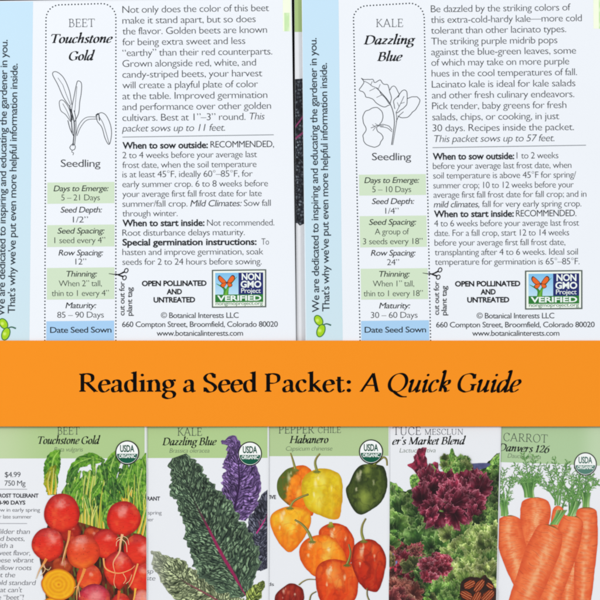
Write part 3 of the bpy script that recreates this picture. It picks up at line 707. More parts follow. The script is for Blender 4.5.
text_part(F1_, 'blurb_writing', [(t, a, yq, b_, 7.4, {'w': -.012, 'sh': .16}) for t, a, yq, b_ in
    [('Milder than', -6, 534, 29.4), ('red beets,', -7, 541, 24.3), ('with a', -7, 548, 13), ('sweet flavor,', -6, 555.4, 30), ('these vibrant', -6, 562.6, 33.3), ('yellow roots', -6, 570.2, 31), ('set the', -7, 577.4, 14.7), ('gold standard', -7, 585.2, 35), ("that can't", -7, 592.4, 21.6), ('be “beet”!', -6, 599.8, 23), ('Tender and', -6, 607, 27)]], (92, 92, 100))
qb = lambda *p: tr((0, 420), 3.3333, p)

def leafcol(base, dark, lite, seed):
    def f(x, y, t, s_):
        v = np.abs(s_) ; n = fbm(x, y, 3.0, seed)
        c = mix(dark, base, sst(.25, .75, n)); c = mix(c, lite, sst(.62, .9, fbm(x, y, 2.0, seed + 4)) * .8)
        c = mix(c, np.array(lite) * .95 + 12, (1 - sst(.04, .12, v)) * .8)
        veins = np.abs(((t * 7 + v * 1.6) % 1) - .5); c = mix(c, lite, (1 - sst(.03, .12, veins)) * .35)
        return c
    return f
def leafshape(P, name, mid, wl_, wr_, cols, wob=.8, seed=1, parent=None, res=.5):
    x, y, F, t, s_ = ribbon(mid, wl_, wr_, res, wob, 4, seed)
    return P.part(name, x, y, F, cols=lin(cols(x, y, t, s_)), parent=parent)
GR = ((110, 172, 44), (46, 98, 26), (178, 218, 100)); GR2 = ((120, 176, 52), (50, 104, 34), (186, 218, 112)); GR3 = ((70, 126, 42), (26, 62, 26), (134, 180, 84))
# dark backing between stalks
def bk(x, y, r, t): return mix((62, 104, 34), (140, 182, 76), sst(.35, .7, fbm(x * 1.6, y * .3, 3.2, 8)))
x, y, F, r, t = blob(qb((205, 240), (232, 196), (262, 200), (300, 165), (340, 190), (372, 176), (400, 230), (440, 215), (470, 190), (488, 260), (488, 420), (330, 450), (230, 400), (200, 320)), res=.5, smooth=False)
F1_.part('printed_foliage', x, y, F, cols=lin(bk(x, y, r, t)))
L_ = [  # mid, wl, wr, palette
 (((175, 250), (172, 190), (178, 130), (200, 100)), (4, 7, 8, 1), (4, 7, 7, 1), GR, 1),
 (((162, 240), (160, 210), (168, 180), (185, 150)), (2.5, 4, 4, 1), (2.5, 4, 4, 1), ((160, 170, 40), (90, 110, 20), (224, 200, 60)), 2),
 (((225, 190), (250, 150), (300, 128), (350, 135)), (1, 5, 6, 1), (1, 4, 5, 2), GR, 3),
 (((225, 240), (232, 200), (248, 170), (262, 160)), (1, 4, 5, 1), (1, 3, 4, 1), GR3, 4),
 (((350, 240), (362, 190), (375, 140), (392, 100)), (1.5, 7, 8, 1), (1.5, 6, 7, 1), GR2, 5),
 (((330, 330), (335, 280), (350, 230), (372, 200)), (1, 5, 6, 1), (1, 5, 5, 1), GR3, 6),
 (((300, 300), (322, 260), (330, 210), (342, 180)), (1, 4, 5, 1), (1, 4, 4, 1), GR, 7),
 (((382, 300), (378, 260), (372, 230), (380, 190)), (1, 4, 4, 1), (1, 5, 5, 1), GR3, 8),
 (((400, 240), (400, 205), (405, 180), (400, 160)), (1, 3.5, 4, 1), (1, 3, 4, 1), GR3, 9),
 (((440, 250), (445, 210), (455, 170), (452, 150)), (1, 6, 6, 1), (1, 5, 6, 1), GR2, 10),
 (((480, 260), (478, 200), (484, 150), (489, 110)), (1, 4, 5, 1), (1, 4, 5, 1), GR2, 11),
 (((485, 350), (478, 300), (480, 250), (488, 220)), (1, 4, 4, 1), (1, 4, 4, 1), GR, 12),
 (((300, 240), (296, 210), (290, 190), (276, 170)), (1, 4, 4, 1), (1, 4, 4, 1), GR2, 13),
 (((330, 360), (345, 330), (372, 318), (390, 330)), (1, 4, 4, 1), (1, 4, 4, 1), GR2, 14)]
for md, a, b_, pal, sd in L_:
    leafshape(F1_, 'printed_leaf', qb(*md), a, b_, leafcol(*pal, sd), 1.0, sd)
stk = []
def stalk(p, w=1.6, c1=(206, 190, 52), c2=(170, 196, 74)): stk.append((qb(*p), w * .95, w * .6, c1, c2)); stk.append((qb(*[(a + 2, b_) for a, b_ in p]), w * .22, w * .12, (244, 226, 130), (226, 236, 160)))
for p in [((262, 385), (262, 320), (258, 240), (250, 190)), ((272, 385), (272, 320), (276, 240), (284, 185)), ((282, 385), (284, 300), (290, 230), (300, 170)), ((292, 385), (297, 310), (302, 240), (318, 150)), ((303, 385), (308, 320), (312, 260), (318, 160)), ((332, 370), (334, 310), (340, 250), (352, 180)), ((345, 362), (345, 330), (352, 280), (372, 230))]:
    stalk(p, 2.6, (214, 180, 50), (172, 196, 84))
for p in [((248, 385), (244, 330), (230, 270), (226, 210)), ((318, 380), (322, 300), (330, 250), (340, 200)), ((345, 320), (360, 260), (395, 190))]: stalk(p, 1.6, (150, 170, 50), (196, 214, 140))
for p in [((165, 250), (158, 210), (166, 170)), ((182, 248), (186, 220), (184, 180)), ((170, 248), (174, 200), (178, 160))]: stalk(p, 2.6, (226, 180, 30), (150, 160, 50))
for p in [((420, 275), (412, 230), (400, 180)), ((432, 275), (440, 230), (452, 180)), ((425, 275), (428, 230), (424, 180)), ((415, 280), (402, 240), (396, 200)), ((460, 380), (472, 340), (486, 290)), ((474, 385), (482, 350), (489, 320))]: stalk(p, 2.6, (232, 160, 30), (190, 196, 70))
x, y, F, cc, dz = strokes(stk); F1_.part('printed_stalks', x, y, F, cols=lin(cc), dz=dz)

for md, a, b_, pal, sd in [(((238, 330), (236, 290), (232, 250), (226, 215)), (1, 3.2, 4, 1), (1, 3, 4, 1), GR2, 61), (((312, 300), (322, 270), (318, 235), (326, 205)), (1, 3, 4, 1), (1, 3, 3, 1), GR3, 62),
   (((352, 355), (350, 320), (366, 290), (388, 268)), (1, 4, 5, 1), (1, 3, 4, 1), GR2, 63), (((392, 275), (385, 245), (390, 215), (398, 190)), (1, 3, 4, 1), (1, 3, 4, 1), GR2, 64), (((262, 300), (252, 268), (256, 235), (270, 205)), (1, 3, 3.4, 1), (1, 2.6, 3, 1), GR2, 65),
   (((445, 262), (450, 235), (446, 205), (456, 185)), (1, 3, 4, 1), (1, 3, 4, 1), GR, 66), (((345, 300), (360, 262), (352, 235), (362, 200)), (1, 2.4, 3, 1), (1, 3, 3, 1), GR3, 67), (((470, 300), (466, 270), (474, 240), (470, 220)), (1, 2.4, 3, 1), (1, 3, 3, 1), GR2, 68)]:
    leafshape(F1_, 'printed_leaf', qb(*md), a, b_, leafcol(*pal, sd), 1.0, sd)
lr = random.Random(21)
for k_ in range(34):
    x0 = lr.choice([lr.uniform(225, 400), lr.uniform(395, 488)]); y0 = lr.uniform(225, 330) - (40 if x0 > 300 else 0); h_ = lr.uniform(50, 90); dx = lr.uniform(-22, 22)
    md = ((x0, y0), (x0 + dx * .3, y0 - h_ * .35), (x0 + dx, y0 - h_ * .7), (x0 + dx * 1.6, max(y0 - h_, 128)))
    w_ = lr.uniform(2.2, 4.4); leafshape(F1_, 'printed_leaf', qb(*md), (.8, w_ * .7, w_, .6), (.8, w_ * .8, w_ * .9, .6), leafcol(*lr.choice([GR, GR2, GR2, GR3]), 80 + k_), .7, 80 + k_, res=.6)
st3 = []
for k_ in range(26):
    x0 = lr.choice([lr.uniform(238, 345), lr.uniform(410, 486)]); y0 = 385 if x0 < 345 else 300; ln_ = lr.uniform(60, 150)
    st3.append((qb((x0, y0), (x0 + lr.uniform(-8, 8), y0 - ln_ * .5), (x0 + lr.uniform(-18, 18), y0 - ln_)), lr.uniform(.8, 2.0), .6, lr.choice([(232, 196, 60), (208, 200, 70), (160, 190, 60)]), lr.choice([(180, 206, 90), (120, 170, 60), (210, 224, 140)])))
x, y, F, cc, dz = strokes(st3, .002); F1_.part('printed_stalks', x, y, F, cols=lin(cc), dz=dz)
def beetcol(cx, cy, rx, ry, pal, hl=(.0, -.35), hs=.5, seed=0, orange=.5):
    top, mid_, bot, rim = pal
    def f(x, y, r, t):
        u = (x - cx) / rx; v = (y - cy) / ry
        n = fbm(x, y, 5, seed) - .5
        c = mix(top, mid_, sst(-.9, -.1, v + n * .5)); c = mix(c, bot, sst(.1, 1.0, v + n * .6) * orange)
        c = mix(c, rim, sst(.72, 1.04, r + n * .15) * .75)
        d = np.hypot(u - hl[0], v - hl[1]); c = mix(c, (252, 190, 178), (1 - sst(0, hs * 1.25, d + (n * .5))) * .6); c = mix(c, (244, 120, 60), sst(.55, .8, fbm(x, y, 9, seed + 30)) * .45)
        d2 = np.hypot(u + .25, v - .35); c = mix(c, (236, 96, 52), (1 - sst(0, .7, d2)) * .5 * orange)
        st_ = vn(x * .5 + v * 3, y * 3.0, 1.5, seed + 3); c = c * (0.95 + .1 * st_)[:, None]
        sp = hsh(np.floor(x / .8), np.floor(y / .8), seed); c = c * np.where(sp > .985, .8, 1)[:, None]
        return c
    return f
RED = ((196, 52, 48), (222, 40, 26), (234, 70, 30), (146, 16, 16)); ORG = ((204, 78, 60), (226, 66, 30), (246, 132, 34), (176, 36, 16)); PNK = ((190, 40, 66), (206, 44, 60), (200, 40, 50), (120, 16, 40))
PAL_L = ((216, 120, 110), (226, 110, 96), (226, 90, 66), (190, 60, 40))
def beet(P, px, py, rx, ry, pal, hl, hs, seed, orange=.5, tip=1.0, label=None):
    pts = [(px + rx * math.cos(a) * (1 + .03 * math.sin(3 * a + seed)), py + ry * math.sin(a) * (1 + .02 * math.cos(2 * a + seed)) + (tip if abs(a - math.pi / 2) < .2 else 0)) for a in np.linspace(0, 2 * math.pi, 22)[:-1]]
    x, y, F, r, t = blob(pts, (px, py), .55)
    return P.part('printed_beet', x, y, F, cols=lin(beetcol(px, py, rx, ry, pal, hl, hs, seed, orange)(x, y, r, t)), label=label)

x, y, F, r, t = blob(qb((165, 330), (230, 330), (330, 360), (470, 380), (490, 400), (490, 700), (160, 700), (150, 560), (130, 450), (150, 380)), res=.7, smooth=False)
F1_.part('printed_shadowed_ground', x, y, F, cols=lin(mix(mix((52, 18, 12), (120, 40, 20), sst(.3, .7, fbm(x, y * .5, 4, 77))), (92, 96, 38), sst(.52, .7, fbm(x * 1.5, y * .4, 3, 79)))), label='dark brown area of the printed picture between the beets')
beet(F1_, 70, 531, 11, 12, ((140, 30, 24), (160, 30, 20), (150, 26, 16), (96, 12, 10)), (.2, -.3), .3, 31, .3)
beet(F1_, 92, 536, 9, 10, ((150, 40, 24), (176, 44, 20), (160, 36, 16), (110, 16, 10)), (.2, -.3), .3, 32, .3)
beet(F1_, 62, 566, 10, 9, ((150, 44, 24), (170, 60, 20), (160, 50, 16), (110, 20, 10)), (.2, -.3), .3, 33, .3)
beet(F1_, 89, 577, 12.5, 13, ORG, (.2, -.2), .2, 1, .6)
beet(F1_, 142, 577, 15, 16, RED, (.1, -.3), .3, 2, .5)
beet(F1_, 106, 543.5, 13.6, 14.5, RED, (.15, -.35), .35, 3, .5)
beet(F1_, 138, 549.5, 14, 15, RED, (.4, -.1), .5, 4, .4)
beet(F1_, 48, 544.3, 16, 16.6, RED, (.25, -.35), .5, 5, .6)
beet(F1_, 62, 512.8, 17.8, 19.6, RED, (-.1, -.4), .35, 6, .5)
beet(F1_, 123.6, 518.2, 17, 17.4, RED, (-.1, -.35), .4, 7, .4)
beet(F1_, 83, 551.8, 16.7, 17, ORG, (-.2, -.45), .5, 8, .8)
beet(F1_, 118.5, 569, 14.8, 17.5, RED, (.2, -.55), .5, 9, .4, 3)
beet(F1_, 94.5, 599, 16, 15, PNK, (.05, -.2), .75, 10, .2, label='pinkish printed beet')
beet(F1_, 121, 606, 10, 13, RED, (0, -.2), .4, 11, .4)
beet(F1_, 142, 602, 9.5, 13, PAL_L, (0, -.2), .8, 12, .3)
beet(F1_, 118, 632, 22, 20, RED, (0, -.2), .4, 14, .4); beet(F1_, 74, 634, 18, 18, ORG, (0, -.2), .4, 15, .4)
def slicecol(cx, cy):
    def f(x, y, r, t):
        ring = .5 + .5 * np.cos(r * 26 + (fbm(x, y, 6, 3) - .5) * 3)
        c = mix((244, 176, 18), (226, 146, 14), ring * (1 - sst(.6, .9, r)) * .8); c = mix(c, (250, 190, 40), sst(.5, .8, fbm(x, y, 4, 8)) * .5)
        c = mix(c, (206, 110, 14), sst(.86, .98, r)); c = mix(c, (216, 120, 20), 1 - sst(0, .1, r))
        return c
    return f
for cx, cy, rx, ry in ((55, 612, 16.5, 15), (58.6, 584.6, 17.2, 15.6)):
    x, y, F, r, t = blob(ell(cx, cy, rx, ry, 14, .2), (cx, cy), .55, .5, 8, 3); F1_.part('printed_beet_slice', x, y, F, cols=lin(slicecol(cx, cy)(x, y, r, t)), label='sliced yellow printed beet with rings')
rt = []
def root(p, w, c=(232, 132, 60), c2=(240, 200, 150)): rt.append((qb(*p), w, .5, c, c2))
root(((232, 368), (228, 400), (216, 440), (206, 480)), 2.8); root(((222, 430), (214, 470), (216, 492)), 1.1, (200, 120, 50), (190, 130, 80))
root(((155, 462), (145, 480), (132, 500), (120, 530)), 3.0, (236, 130, 50), (214, 190, 150)); root(((145, 480), (150, 500), (135, 520)), 1, (220, 180, 130)); root(((140, 485), (160, 500), (170, 490)), .7, (220, 180, 130))
root(((283, 495), (272, 525), (258, 560), (256, 605)), 3.2, (236, 140, 60), (230, 180, 110)); root(((272, 525), (262, 550), (266, 590)), 1.2); root(((262, 550), (248, 560)), .7)
root(((408, 380), (402, 410), (398, 440), (378, 475), (384, 510)), 2.6, (240, 180, 130), (236, 170, 120)); root(((404, 395), (420, 410), (424, 440)), .8, (240, 200, 160)); root(((404, 395), (390, 405), (388, 420)), .7, (240, 200, 160)); root(((408, 385), (425, 395), (430, 415)), .6, (240, 200, 160)); root(((406, 390), (394, 392), (388, 398)), .6, (240, 200, 160))
root(((345, 460), (350, 490), (370, 505), (400, 510), (435, 498), (450, 485)), 1.8, (240, 160, 90), (240, 170, 110)); root(((460, 478), (450, 510), (440, 540), (428, 560)), 1.8, (240, 160, 90), (238, 170, 110))
root(((385, 510), (380, 540), (386, 560)), .8, (240, 140, 100)); root(((398, 568), (394, 600), (396, 620)), 3.0, (224, 80, 40), (230, 120, 60)); root(((452, 560), (448, 590), (440, 620)), 2.2, (240, 180, 60), (240, 190, 90))
root(((440, 515), (432, 535), (420, 545)), .7, (240, 170, 120)); root(((410, 510), (420, 530), (412, 545)), .7, (240, 170, 120))
x, y, F, cc, dz = strokes(rt); F1_.part('printed_roots', x, y, F, cols=lin(cc), dz=dz)
seal(F1_, 127.3, 452.5, 11.9)

# ---- kale packet
header(F2_, 458.2, 457.8, (178, 206, 144))
titles(F2_, [('KALE', 177.6, 435.8, 202, 12.2)], ('Dazzling Blue', 162.2, 445.2, 216.8), ('Brassica oleracea', 169.4, 452.8, 209.3), .2)
text_part(F2_, 'hardiness_writing', [('FROST TOLERANT', 119, 500.6, 160, 5.6, {'w': .026})], (50, 50, 58))
text_part(F2_, 'season_writing', [('Sow in early spring', 118, 514.6, 161.6, 5.6, {'w': -.01}), ('or late summer', 118, 521.4, 153.6, 5.6, {'w': -.01}), ('These crisp', 118, 573.6, 153, 7, {'w': -.012, 'sh': .16}), ('leaves taste', 118, 580.6, 155, 7, {'w': -.012, 'sh': .16})], (100, 100, 108))
qk = lambda *p: tr((140, 420), 3.3333, p)
def kale_leaf(P, mid, wl_, wr_, pal, seed, rib=None, wob=1.6, sc=2.7, ribw=.05, nv=9, sheen=None):
    x, y, F, t, s_ = ribbon(mid, wl_, wr_, .42, wob * 1.25, 5.0, seed)
    Lr = float(np.sum(np.hypot(*np.diff(np.array(mid), axis=0).T))); Wm = (max(wl_) + max(wr_)) / 2
    warp = lambda k, m, q: (fbm(x, y, q, seed + k) - .5) * m
    av = np.abs(s_) * Wm; au = t * Lr + av * .75 + warp(3, 9, 9); bb = av + warp(4, 5, 7) + (s_ > 0) * 40
    f1, f2, ci = worley(au, bb * .62, sc, seed); e = sst(0, .30, f2 - f1)
    lump = np.clip(1.1 - f1 * 1.0, 0, 1) * (.45 + .7 * ci)
    c = mix(pal[1], pal[0], (.12 + .88 * e) * (.25 + .9 * lump) * (.7 + .6 * fbm(x, y, 2.2, seed + 7)))
    c = mix(c, np.array(pal[0]) * 1.3 + 16, sst(.55, .95, lump * e * (.6 + .8 * fbm(x, y, 4, seed + 8))) * .8)
    v = np.abs(((au / 9.5) % 1) - .5)
    c = mix(c, np.array(pal[1]) * .8, (1 - sst(.03, .11, v)) * .8 * sst(.02, .12, np.abs(s_)))
    c = mix(c, np.array(pal[0]) * 1.15 + 18, (1 - sst(.0, .05, np.abs(v - .13))) * .35)
    c = c * (.72 + .56 * fbm(x, y, 13, seed + 12))[:, None]
    c = mix(c, np.array(pal[0]) * 1.1 + 20, sst(.8, 1.0, np.abs(s_)) * .35)
    if sheen is not None: c = mix(c, sheen[0], sst(sheen[1], sheen[2], x * sheen[3] + y * sheen[4]) * .55)
    if rib is not None:
        w = ribw * (.35 + .9 * t); c = mix(c, rib, (1 - sst(w * .6, w * 1.3, np.abs(s_))) * sst(.25, .55, t)); c = mix(c, (18, 24, 24), (1 - sst(w * .5, w * 1.1, np.abs(s_))) * (1 - sst(.25, .55, t)) * .8)
    return P.part('printed_kale_leaf', x, y, F, cols=lin(c))
# mids run tip -> base; wl is the side to the photo's left/top when going down... tuned by eye
DK = ((86, 88, 102), (18, 18, 32)); PU = ((126, 98, 152), (38, 24, 58)); GN = ((104, 128, 98), (18, 32, 28)); PG = ((150, 160, 124), (56, 64, 44)); YG = ((160, 176, 84), (50, 66, 28))
o = kale_leaf(F2_, qk((445, 205), (420, 300), (398, 380), (400, 470), (410, 500)), (.5, 12, 14, 12, 4), (.5, 10, 12, 10, 4), DK, 41, None, 1.4); o['label'] = 'blackish purple printed kale leaf at the right edge'
x, y, F, cc, dz = strokes([(qk((432, 300), (412, 340), (388, 378)), .7, 1.4, (190, 50, 130)), (qk((412, 340), (400, 330)), .4, .3, (160, 60, 120)), (qk((400, 358), (396, 335)), .4, .3, (160, 60, 120))]); F2_.part('printed_leaf_rib', x, y, F, cols=lin(cc))
o = kale_leaf(F2_, qk((272, 78), (300, 70), (318, 100), (328, 150), (330, 215), (318, 275), (310, 330)), (1.5, 5, 8, 14, 17, 16, 12), (2, 5, 8, 17, 21, 21, 14), PU, 43, (48, 26, 66), 1.6, 2.4, .06); o['label'] = 'purple printed kale leaf, standing upright'
o = kale_leaf(F2_, qk((38, 436), (90, 492), (150, 540), (240, 590), (330, 650)), (1, 14, 19, 20, 12), (1, 13, 16, 18, 14), ((160, 170, 128), (46, 56, 38)), 44, (130, 70, 80), 1.6, 2.6, .05, sheen=((205, 204, 200), 176, 146, 1, 0)); o['label'] = 'pale grey green printed kale leaf at the lower left'
o = kale_leaf(F2_, qk((124, 122), (152, 200), (185, 280), (228, 362), (268, 440), (315, 520), (352, 585)), (9, 16, 19, 24, 29, 25, 6), (9, 21, 27, 32, 36, 29, 7), GN, 45, (148, 36, 84), 2.3, 2.9, .05); o['label'] = 'large dark green printed kale leaf'
o = kale_leaf(F2_, qk((412, 536), (385, 580), (350, 640)), (1, 7, 6), (1, 7, 6), YG, 46, None, 1.3, 2.4); o['label'] = 'yellow green printed kale leaf tip'
seal(F2_, 250, 453.7, 12)

# ---- pepper packet
header(F3_, 456.4, 455.8, (180, 204, 150))
titles(F3_, [('PEPPER', 278.8, 433.6, 314.4, 12.2), ('CHILE', 318, 433.0, 341, 9.4)], ('Habanero', 289.4, 443.2, 328.6), ('Capsicum chinense', 285.5, 450.8, 332), .3)
text_part(F3_, 'heat_writing', [('SUPER HOT / NATIVE', 232, 499, 276, 5.4, {'w': .026}), ('3 Seeds', 252, 586, 274, 5, {'w': .0})], (60, 60, 68))
qp = lambda *p: tr((260, 420), 3.336, p)
def pepper(P, pts, ca, cb, cdark, clit, seed, hl, hs=4.5, grad=(0, 1), label=None, patch=None, ribs=3):
    O = qp(*pts); c0 = np.mean(np.array(O), 0)
    x, y, F, r, t = blob(O, None, .5, .35, 5, seed)
    sx = np.ptp(np.array(O)[:, 0]) / 2; sy = np.ptp(np.array(O)[:, 1]) / 2
    u = (x - c0[0]) / sx; v = (y - c0[1]) / sy
    n = fbm(x, y, 8, seed); n2 = fbm(x, y, 3, seed + 2)
    c = mix(ca, cb, sst(-.7, .8, u * grad[0] + v * grad[1] + (n - .5) * 1.3))
    fold = np.sin(u * ribs * 2.2 + v * 1.2 + (n - .5) * 5 + seed); c = mix(c, cdark, sst(.55, 1.0, fold) * .32); c = mix(c, clit, sst(.6, 1, -fold) * .18)
    c = mix(c, cdark, sst(.8, 1.02, r + (n2 - .5) * .2) * .6)
    if patch: c = mix(c, patch[0], sst(patch[1], patch[2], u * patch[3] + v * patch[4] + (n - .5) * 1.1))
    for hx, hy, hw in hl:
        d = np.hypot(u - hx, (v - hy) * .8); c = mix(c, clit, (1 - sst(0, hw, d + (n2 - .5) * .25)) * .75)
    for gx, gy, gr in ((-.42, -.42, .17), (-.3, -.6, .1), (.35, -.2, .10), (-.5, .05, .08)):
        d = np.hypot((u - gx) * 1.5, (v - gy) * .8) + (n2 - .5) * .16; c = mix(c, (255, 244, 214), (1 - sst(0, gr * 1.5, d)) * .6)
    crease = np.abs(vn(x + 40 * seed, y * .55, 5, seed + 8) - .5); c = mix(c, cdark, (1 - sst(0, .05, crease)) * .28)
    c = c * (.93 + .14 * n2)[:, None]
    return P.part('printed_pepper', x, y, F, cols=lin(c), label=label)
def pstem(P, p, w0=1.3, w1=2.6, c=(112, 104, 50), c2=(128, 130, 56), cap=True):
    it = [(qp(*p), w0, w1, c, c2), (qp(*[(a - 1.5, b_) for a, b_ in p]), .4, .8, (176, 158, 90), (168, 172, 90)), ]
    e = p[-1]
    if cap:
        for k in range(7):
            a = math.pi * (k / 6.0); it.append((qp(e, (e[0] + 14 * math.cos(a), e[1] + 3 + 8 * math.sin(a))), 1.6, .4, c2, (90, 100, 36)))
    x, y, F, cc, dz = strokes(it); P.part('printed_stem', x, y, F, cols=lin(cc), dz=dz)
YE = ((226, 200, 30), (222, 176, 20), (190, 140, 14), (248, 236, 110)); OR = ((246, 136, 22), (240, 108, 16), (196, 66, 10), (252, 206, 80)); RD = ((206, 58, 20), (190, 40, 16), (112, 18, 12), (236, 120, 60)); RO = ((232, 92, 24), (220, 64, 18), (160, 34, 12), (246, 160, 70)); GK = ((58, 74, 28), (78, 94, 36), (18, 28, 14), (160, 176, 74))
pepper(F3_, ((80, 172), (105, 158), (150, 152), (176, 180), (178, 250), (176, 318), (140, 305), (92, 282), (62, 248), (58, 205)), *OR, 1, [(.1, .2, .3)], label='printed pepper turning from green to orange', patch=((84, 100, 34), .25, .75, -1, -.35), grad=(.5, .5))
pstem(F3_, ((102, 110), (110, 135), (118, 165)))
pepper(F3_, ((142, 200), (168, 172), (205, 162), (245, 170), (270, 190), (276, 240), (272, 290), (262, 328), (235, 330), (200, 318), (160, 298), (140, 250)), *YE, 2, [(-.1, -.5, .35), (-.3, .3, .4)], grad=(.7, .5), label='large yellow printed pepper', patch=((230, 150, 24), .6, 1.5, .9, .7))
pstem(F3_, ((200, 112), (188, 128), (184, 145), (190, 170)), 1.6, 2.8)
pepper(F3_, ((318, 168), (345, 148), (400, 150), (420, 172), (423, 230), (405, 270), (372, 300), (335, 316), (306, 292), (287, 236), (300, 206)), *GK, 3, [(-.1, .35, .5), (.05, -.7, .35)], label='dark green printed pepper', ribs=2)
pstem(F3_, ((424, 152), (422, 132), (412, 124), (398, 134), (378, 150)), 1.6, 2.4, (120, 112, 50), (80, 90, 30))
pepper(F3_, ((42, 312), (85, 290), (130, 292), (165, 308), (168, 350), (142, 402), (104, 440), (78, 428), (50, 388), (34, 345)), (246, 178, 30), (240, 130, 20), (214, 96, 12), (252, 220, 90), 4, [(-.2, -.2, .4), (.1, .1, .3)], label='orange yellow printed pepper at the left edge')
pstem(F3_, ((162, 248), (135, 258), (112, 272), (100, 292)), 2.0, 2.4)
pepper(F3_, ((198, 368), (235, 345), (280, 352), (306, 380), (316, 420), (310, 460), (290, 486), (240, 460), (205, 410)), *RO, 5, [(-.3, -.4, .4)])
pstem(F3_, ((236, 340), (236, 346), (236, 352)), 2.6, 5, (170, 170, 50), (150, 150, 40))
pepper(F3_, ((142, 410), (175, 388), (225, 384), (262, 412), (288, 468), (245, 505), (192, 524), (148, 490), (131, 445)), *OR, 6, [(.35, -.3, .55), (.2, .2, .3)], grad=(-1, .3), label='printed pepper half yellow, half orange')
pstem(F3_, ((116, 333), (140, 348), (160, 372), (174, 404)), 1.8, 3.2)
pepper(F3_, ((190, 492), (228, 466), (290, 472), (325, 500), (327, 560), (310, 606), (260, 630), (205, 606), (187, 550)), *RO, 7, [(-.2, -.3, .5), (.1, -.05, .35)], label='round orange printed pepper in front')
pstem(F3_, ((296, 414), (302, 440), (298, 462), (290, 482)), 1.6, 2.8, (110, 90, 60), (104, 104, 44))
pepper(F3_, ((318, 415), (348, 398), (386, 404), (415, 440), (420, 480), (400, 560), (375, 572), (338, 552), (308, 490), (308, 440)), *RD, 8, [(-.5, -.2, .3), (.3, -.5, .25)], label='red printed pepper at the right')
pstem(F3_, ((353, 328), (342, 350), (339, 375), (346, 402)), 1.6, 2.8)
pepper(F3_, ((50, 590), (75, 560), (105, 545), (140, 562), (146, 600), (120, 640), (60, 640)), (158, 40, 26), (130, 26, 20), (70, 12, 12), (206, 96, 66), 9, [(-.1, -.3, .2)], label='wrinkled dark red printed pepper', ribs=7)
pstem(F3_, ((186, 532), (160, 532), (142, 540), (130, 550)), .9, 1.4, (90, 50, 30), (80, 40, 24), False)
pstem(F3_, ((188, 572), (172, 582), (166, 600), (162, 630)), 1.1, 1.6, (60, 46, 26), (60, 46, 26), False); pstem(F3_, ((358, 560), (358, 585), (368, 610)), 1.1, 1.6, (70, 50, 30), (70, 50, 30), False)
seal(F3_, 371, 451.6, 12)

# ---- lettuce packet
titles(F4_, [('TUCE', 392.8, 435, 421, 12.2), ('MESCLUN', 424.8, 434.8, 463, 8.8)], ("er's Market Blend", 392.2, 444.6, 466), ('Lactuca sativa', 399.5, 452.6, 435.5), .3, (84, 84, 92))
ql = lambda *p: tr((380, 420), 3.3333, p)
def fx(x, y, r, t): return mix(mix((22, 40, 18), (60, 92, 36), sst(.35, .65, fbm(x, y, 5, 50))), (134, 160, 74), sst(.62, .8, fbm(x, y, 2.2, 51)) * .8)
x, y, F, r, t = blob(ql((-20, 250), (90, 235), (200, 200), (330, 170), (390, 110), (440, 100), (440, 780), (-60, 780)), ql((200, 450))[0], .55, 1.4, 4, 9, smooth=False)
c = fx(x, y, r, t); c = mix(c, (150, 165, 140), sst(492, 499, x) * .5)  # right edge lightened: fold glare painted into the bed colour
F4_.part('printed_salad_bed', x, y, F, cols=lin(c), label='dark leafy background of the printed salad')
def ruffle(P, name, pts, base, dark, lite, seed, wob=1.5, wl=3.0, fr=2.2, center=None, label=None, rim=.8):
    x, y, F, r, t = blob(ql(*pts), center, .45, wob, wl, seed)
    xx = x + (vn(x, y, 4, seed) - .5) * 4; yy = y + (vn(x, y, 4, seed + 1) - .5) * 4
    rid = np.abs(vn(xx, yy, fr, seed + 2) - .5) * 2; rid2 = np.abs(fbm(xx, yy, fr * 1.9, seed + 5, 2) - .5) * 2
    c = mix(dark, base, sst(.05, .55, rid2 + .25 * fbm(x, y, 7, seed + 9)))
    c = mix(c, lite, (1 - sst(.02, .16, rid)) * .8 * sst(.38, .62, fbm(x, y, 5, seed + 12)))
    big = fbm(x, y, 9, seed + 21, 2); c = c * (.5 + 1.0 * big)[:, None]
    fine = fbm(x, y, 1.6, seed + 23, 2); c = c * (.78 + .44 * fine)[:, None]
    rays = np.abs(((t * 5 / math.pi + (vn(x, y, 5, seed) - .5) * .7) % 1) - .5); c = mix(c, lite, (1 - sst(.02, .10, rays)) * .18)
    c = mix(c, lite, sst(rim, 1.0, r) * .55 * sst(.35, .6, fbm(x, y, 3.5, seed + 31)))
    c = mix(c, np.array(dark) * .6, (1 - sst(.26, .40, fbm(x, y, 4.2, seed + 41))) * .7)
    return P.part(name, x, y, F, cols=lin(c), label=label)
Gd = ((88, 132, 56), (28, 60, 28), (176, 204, 132)); Gl = ((158, 182, 92), (74, 104, 44), (218, 228, 158)); Gm = ((122, 166, 72), (46, 88, 36), (192, 218, 138)); Bu = ((146, 44, 70), (70, 16, 34), (212, 124, 146)); Bm = ((158, 66, 70), (80, 30, 34), (216, 140, 130)); Pk = ((176, 52, 74), (96, 18, 32), (232, 160, 170))
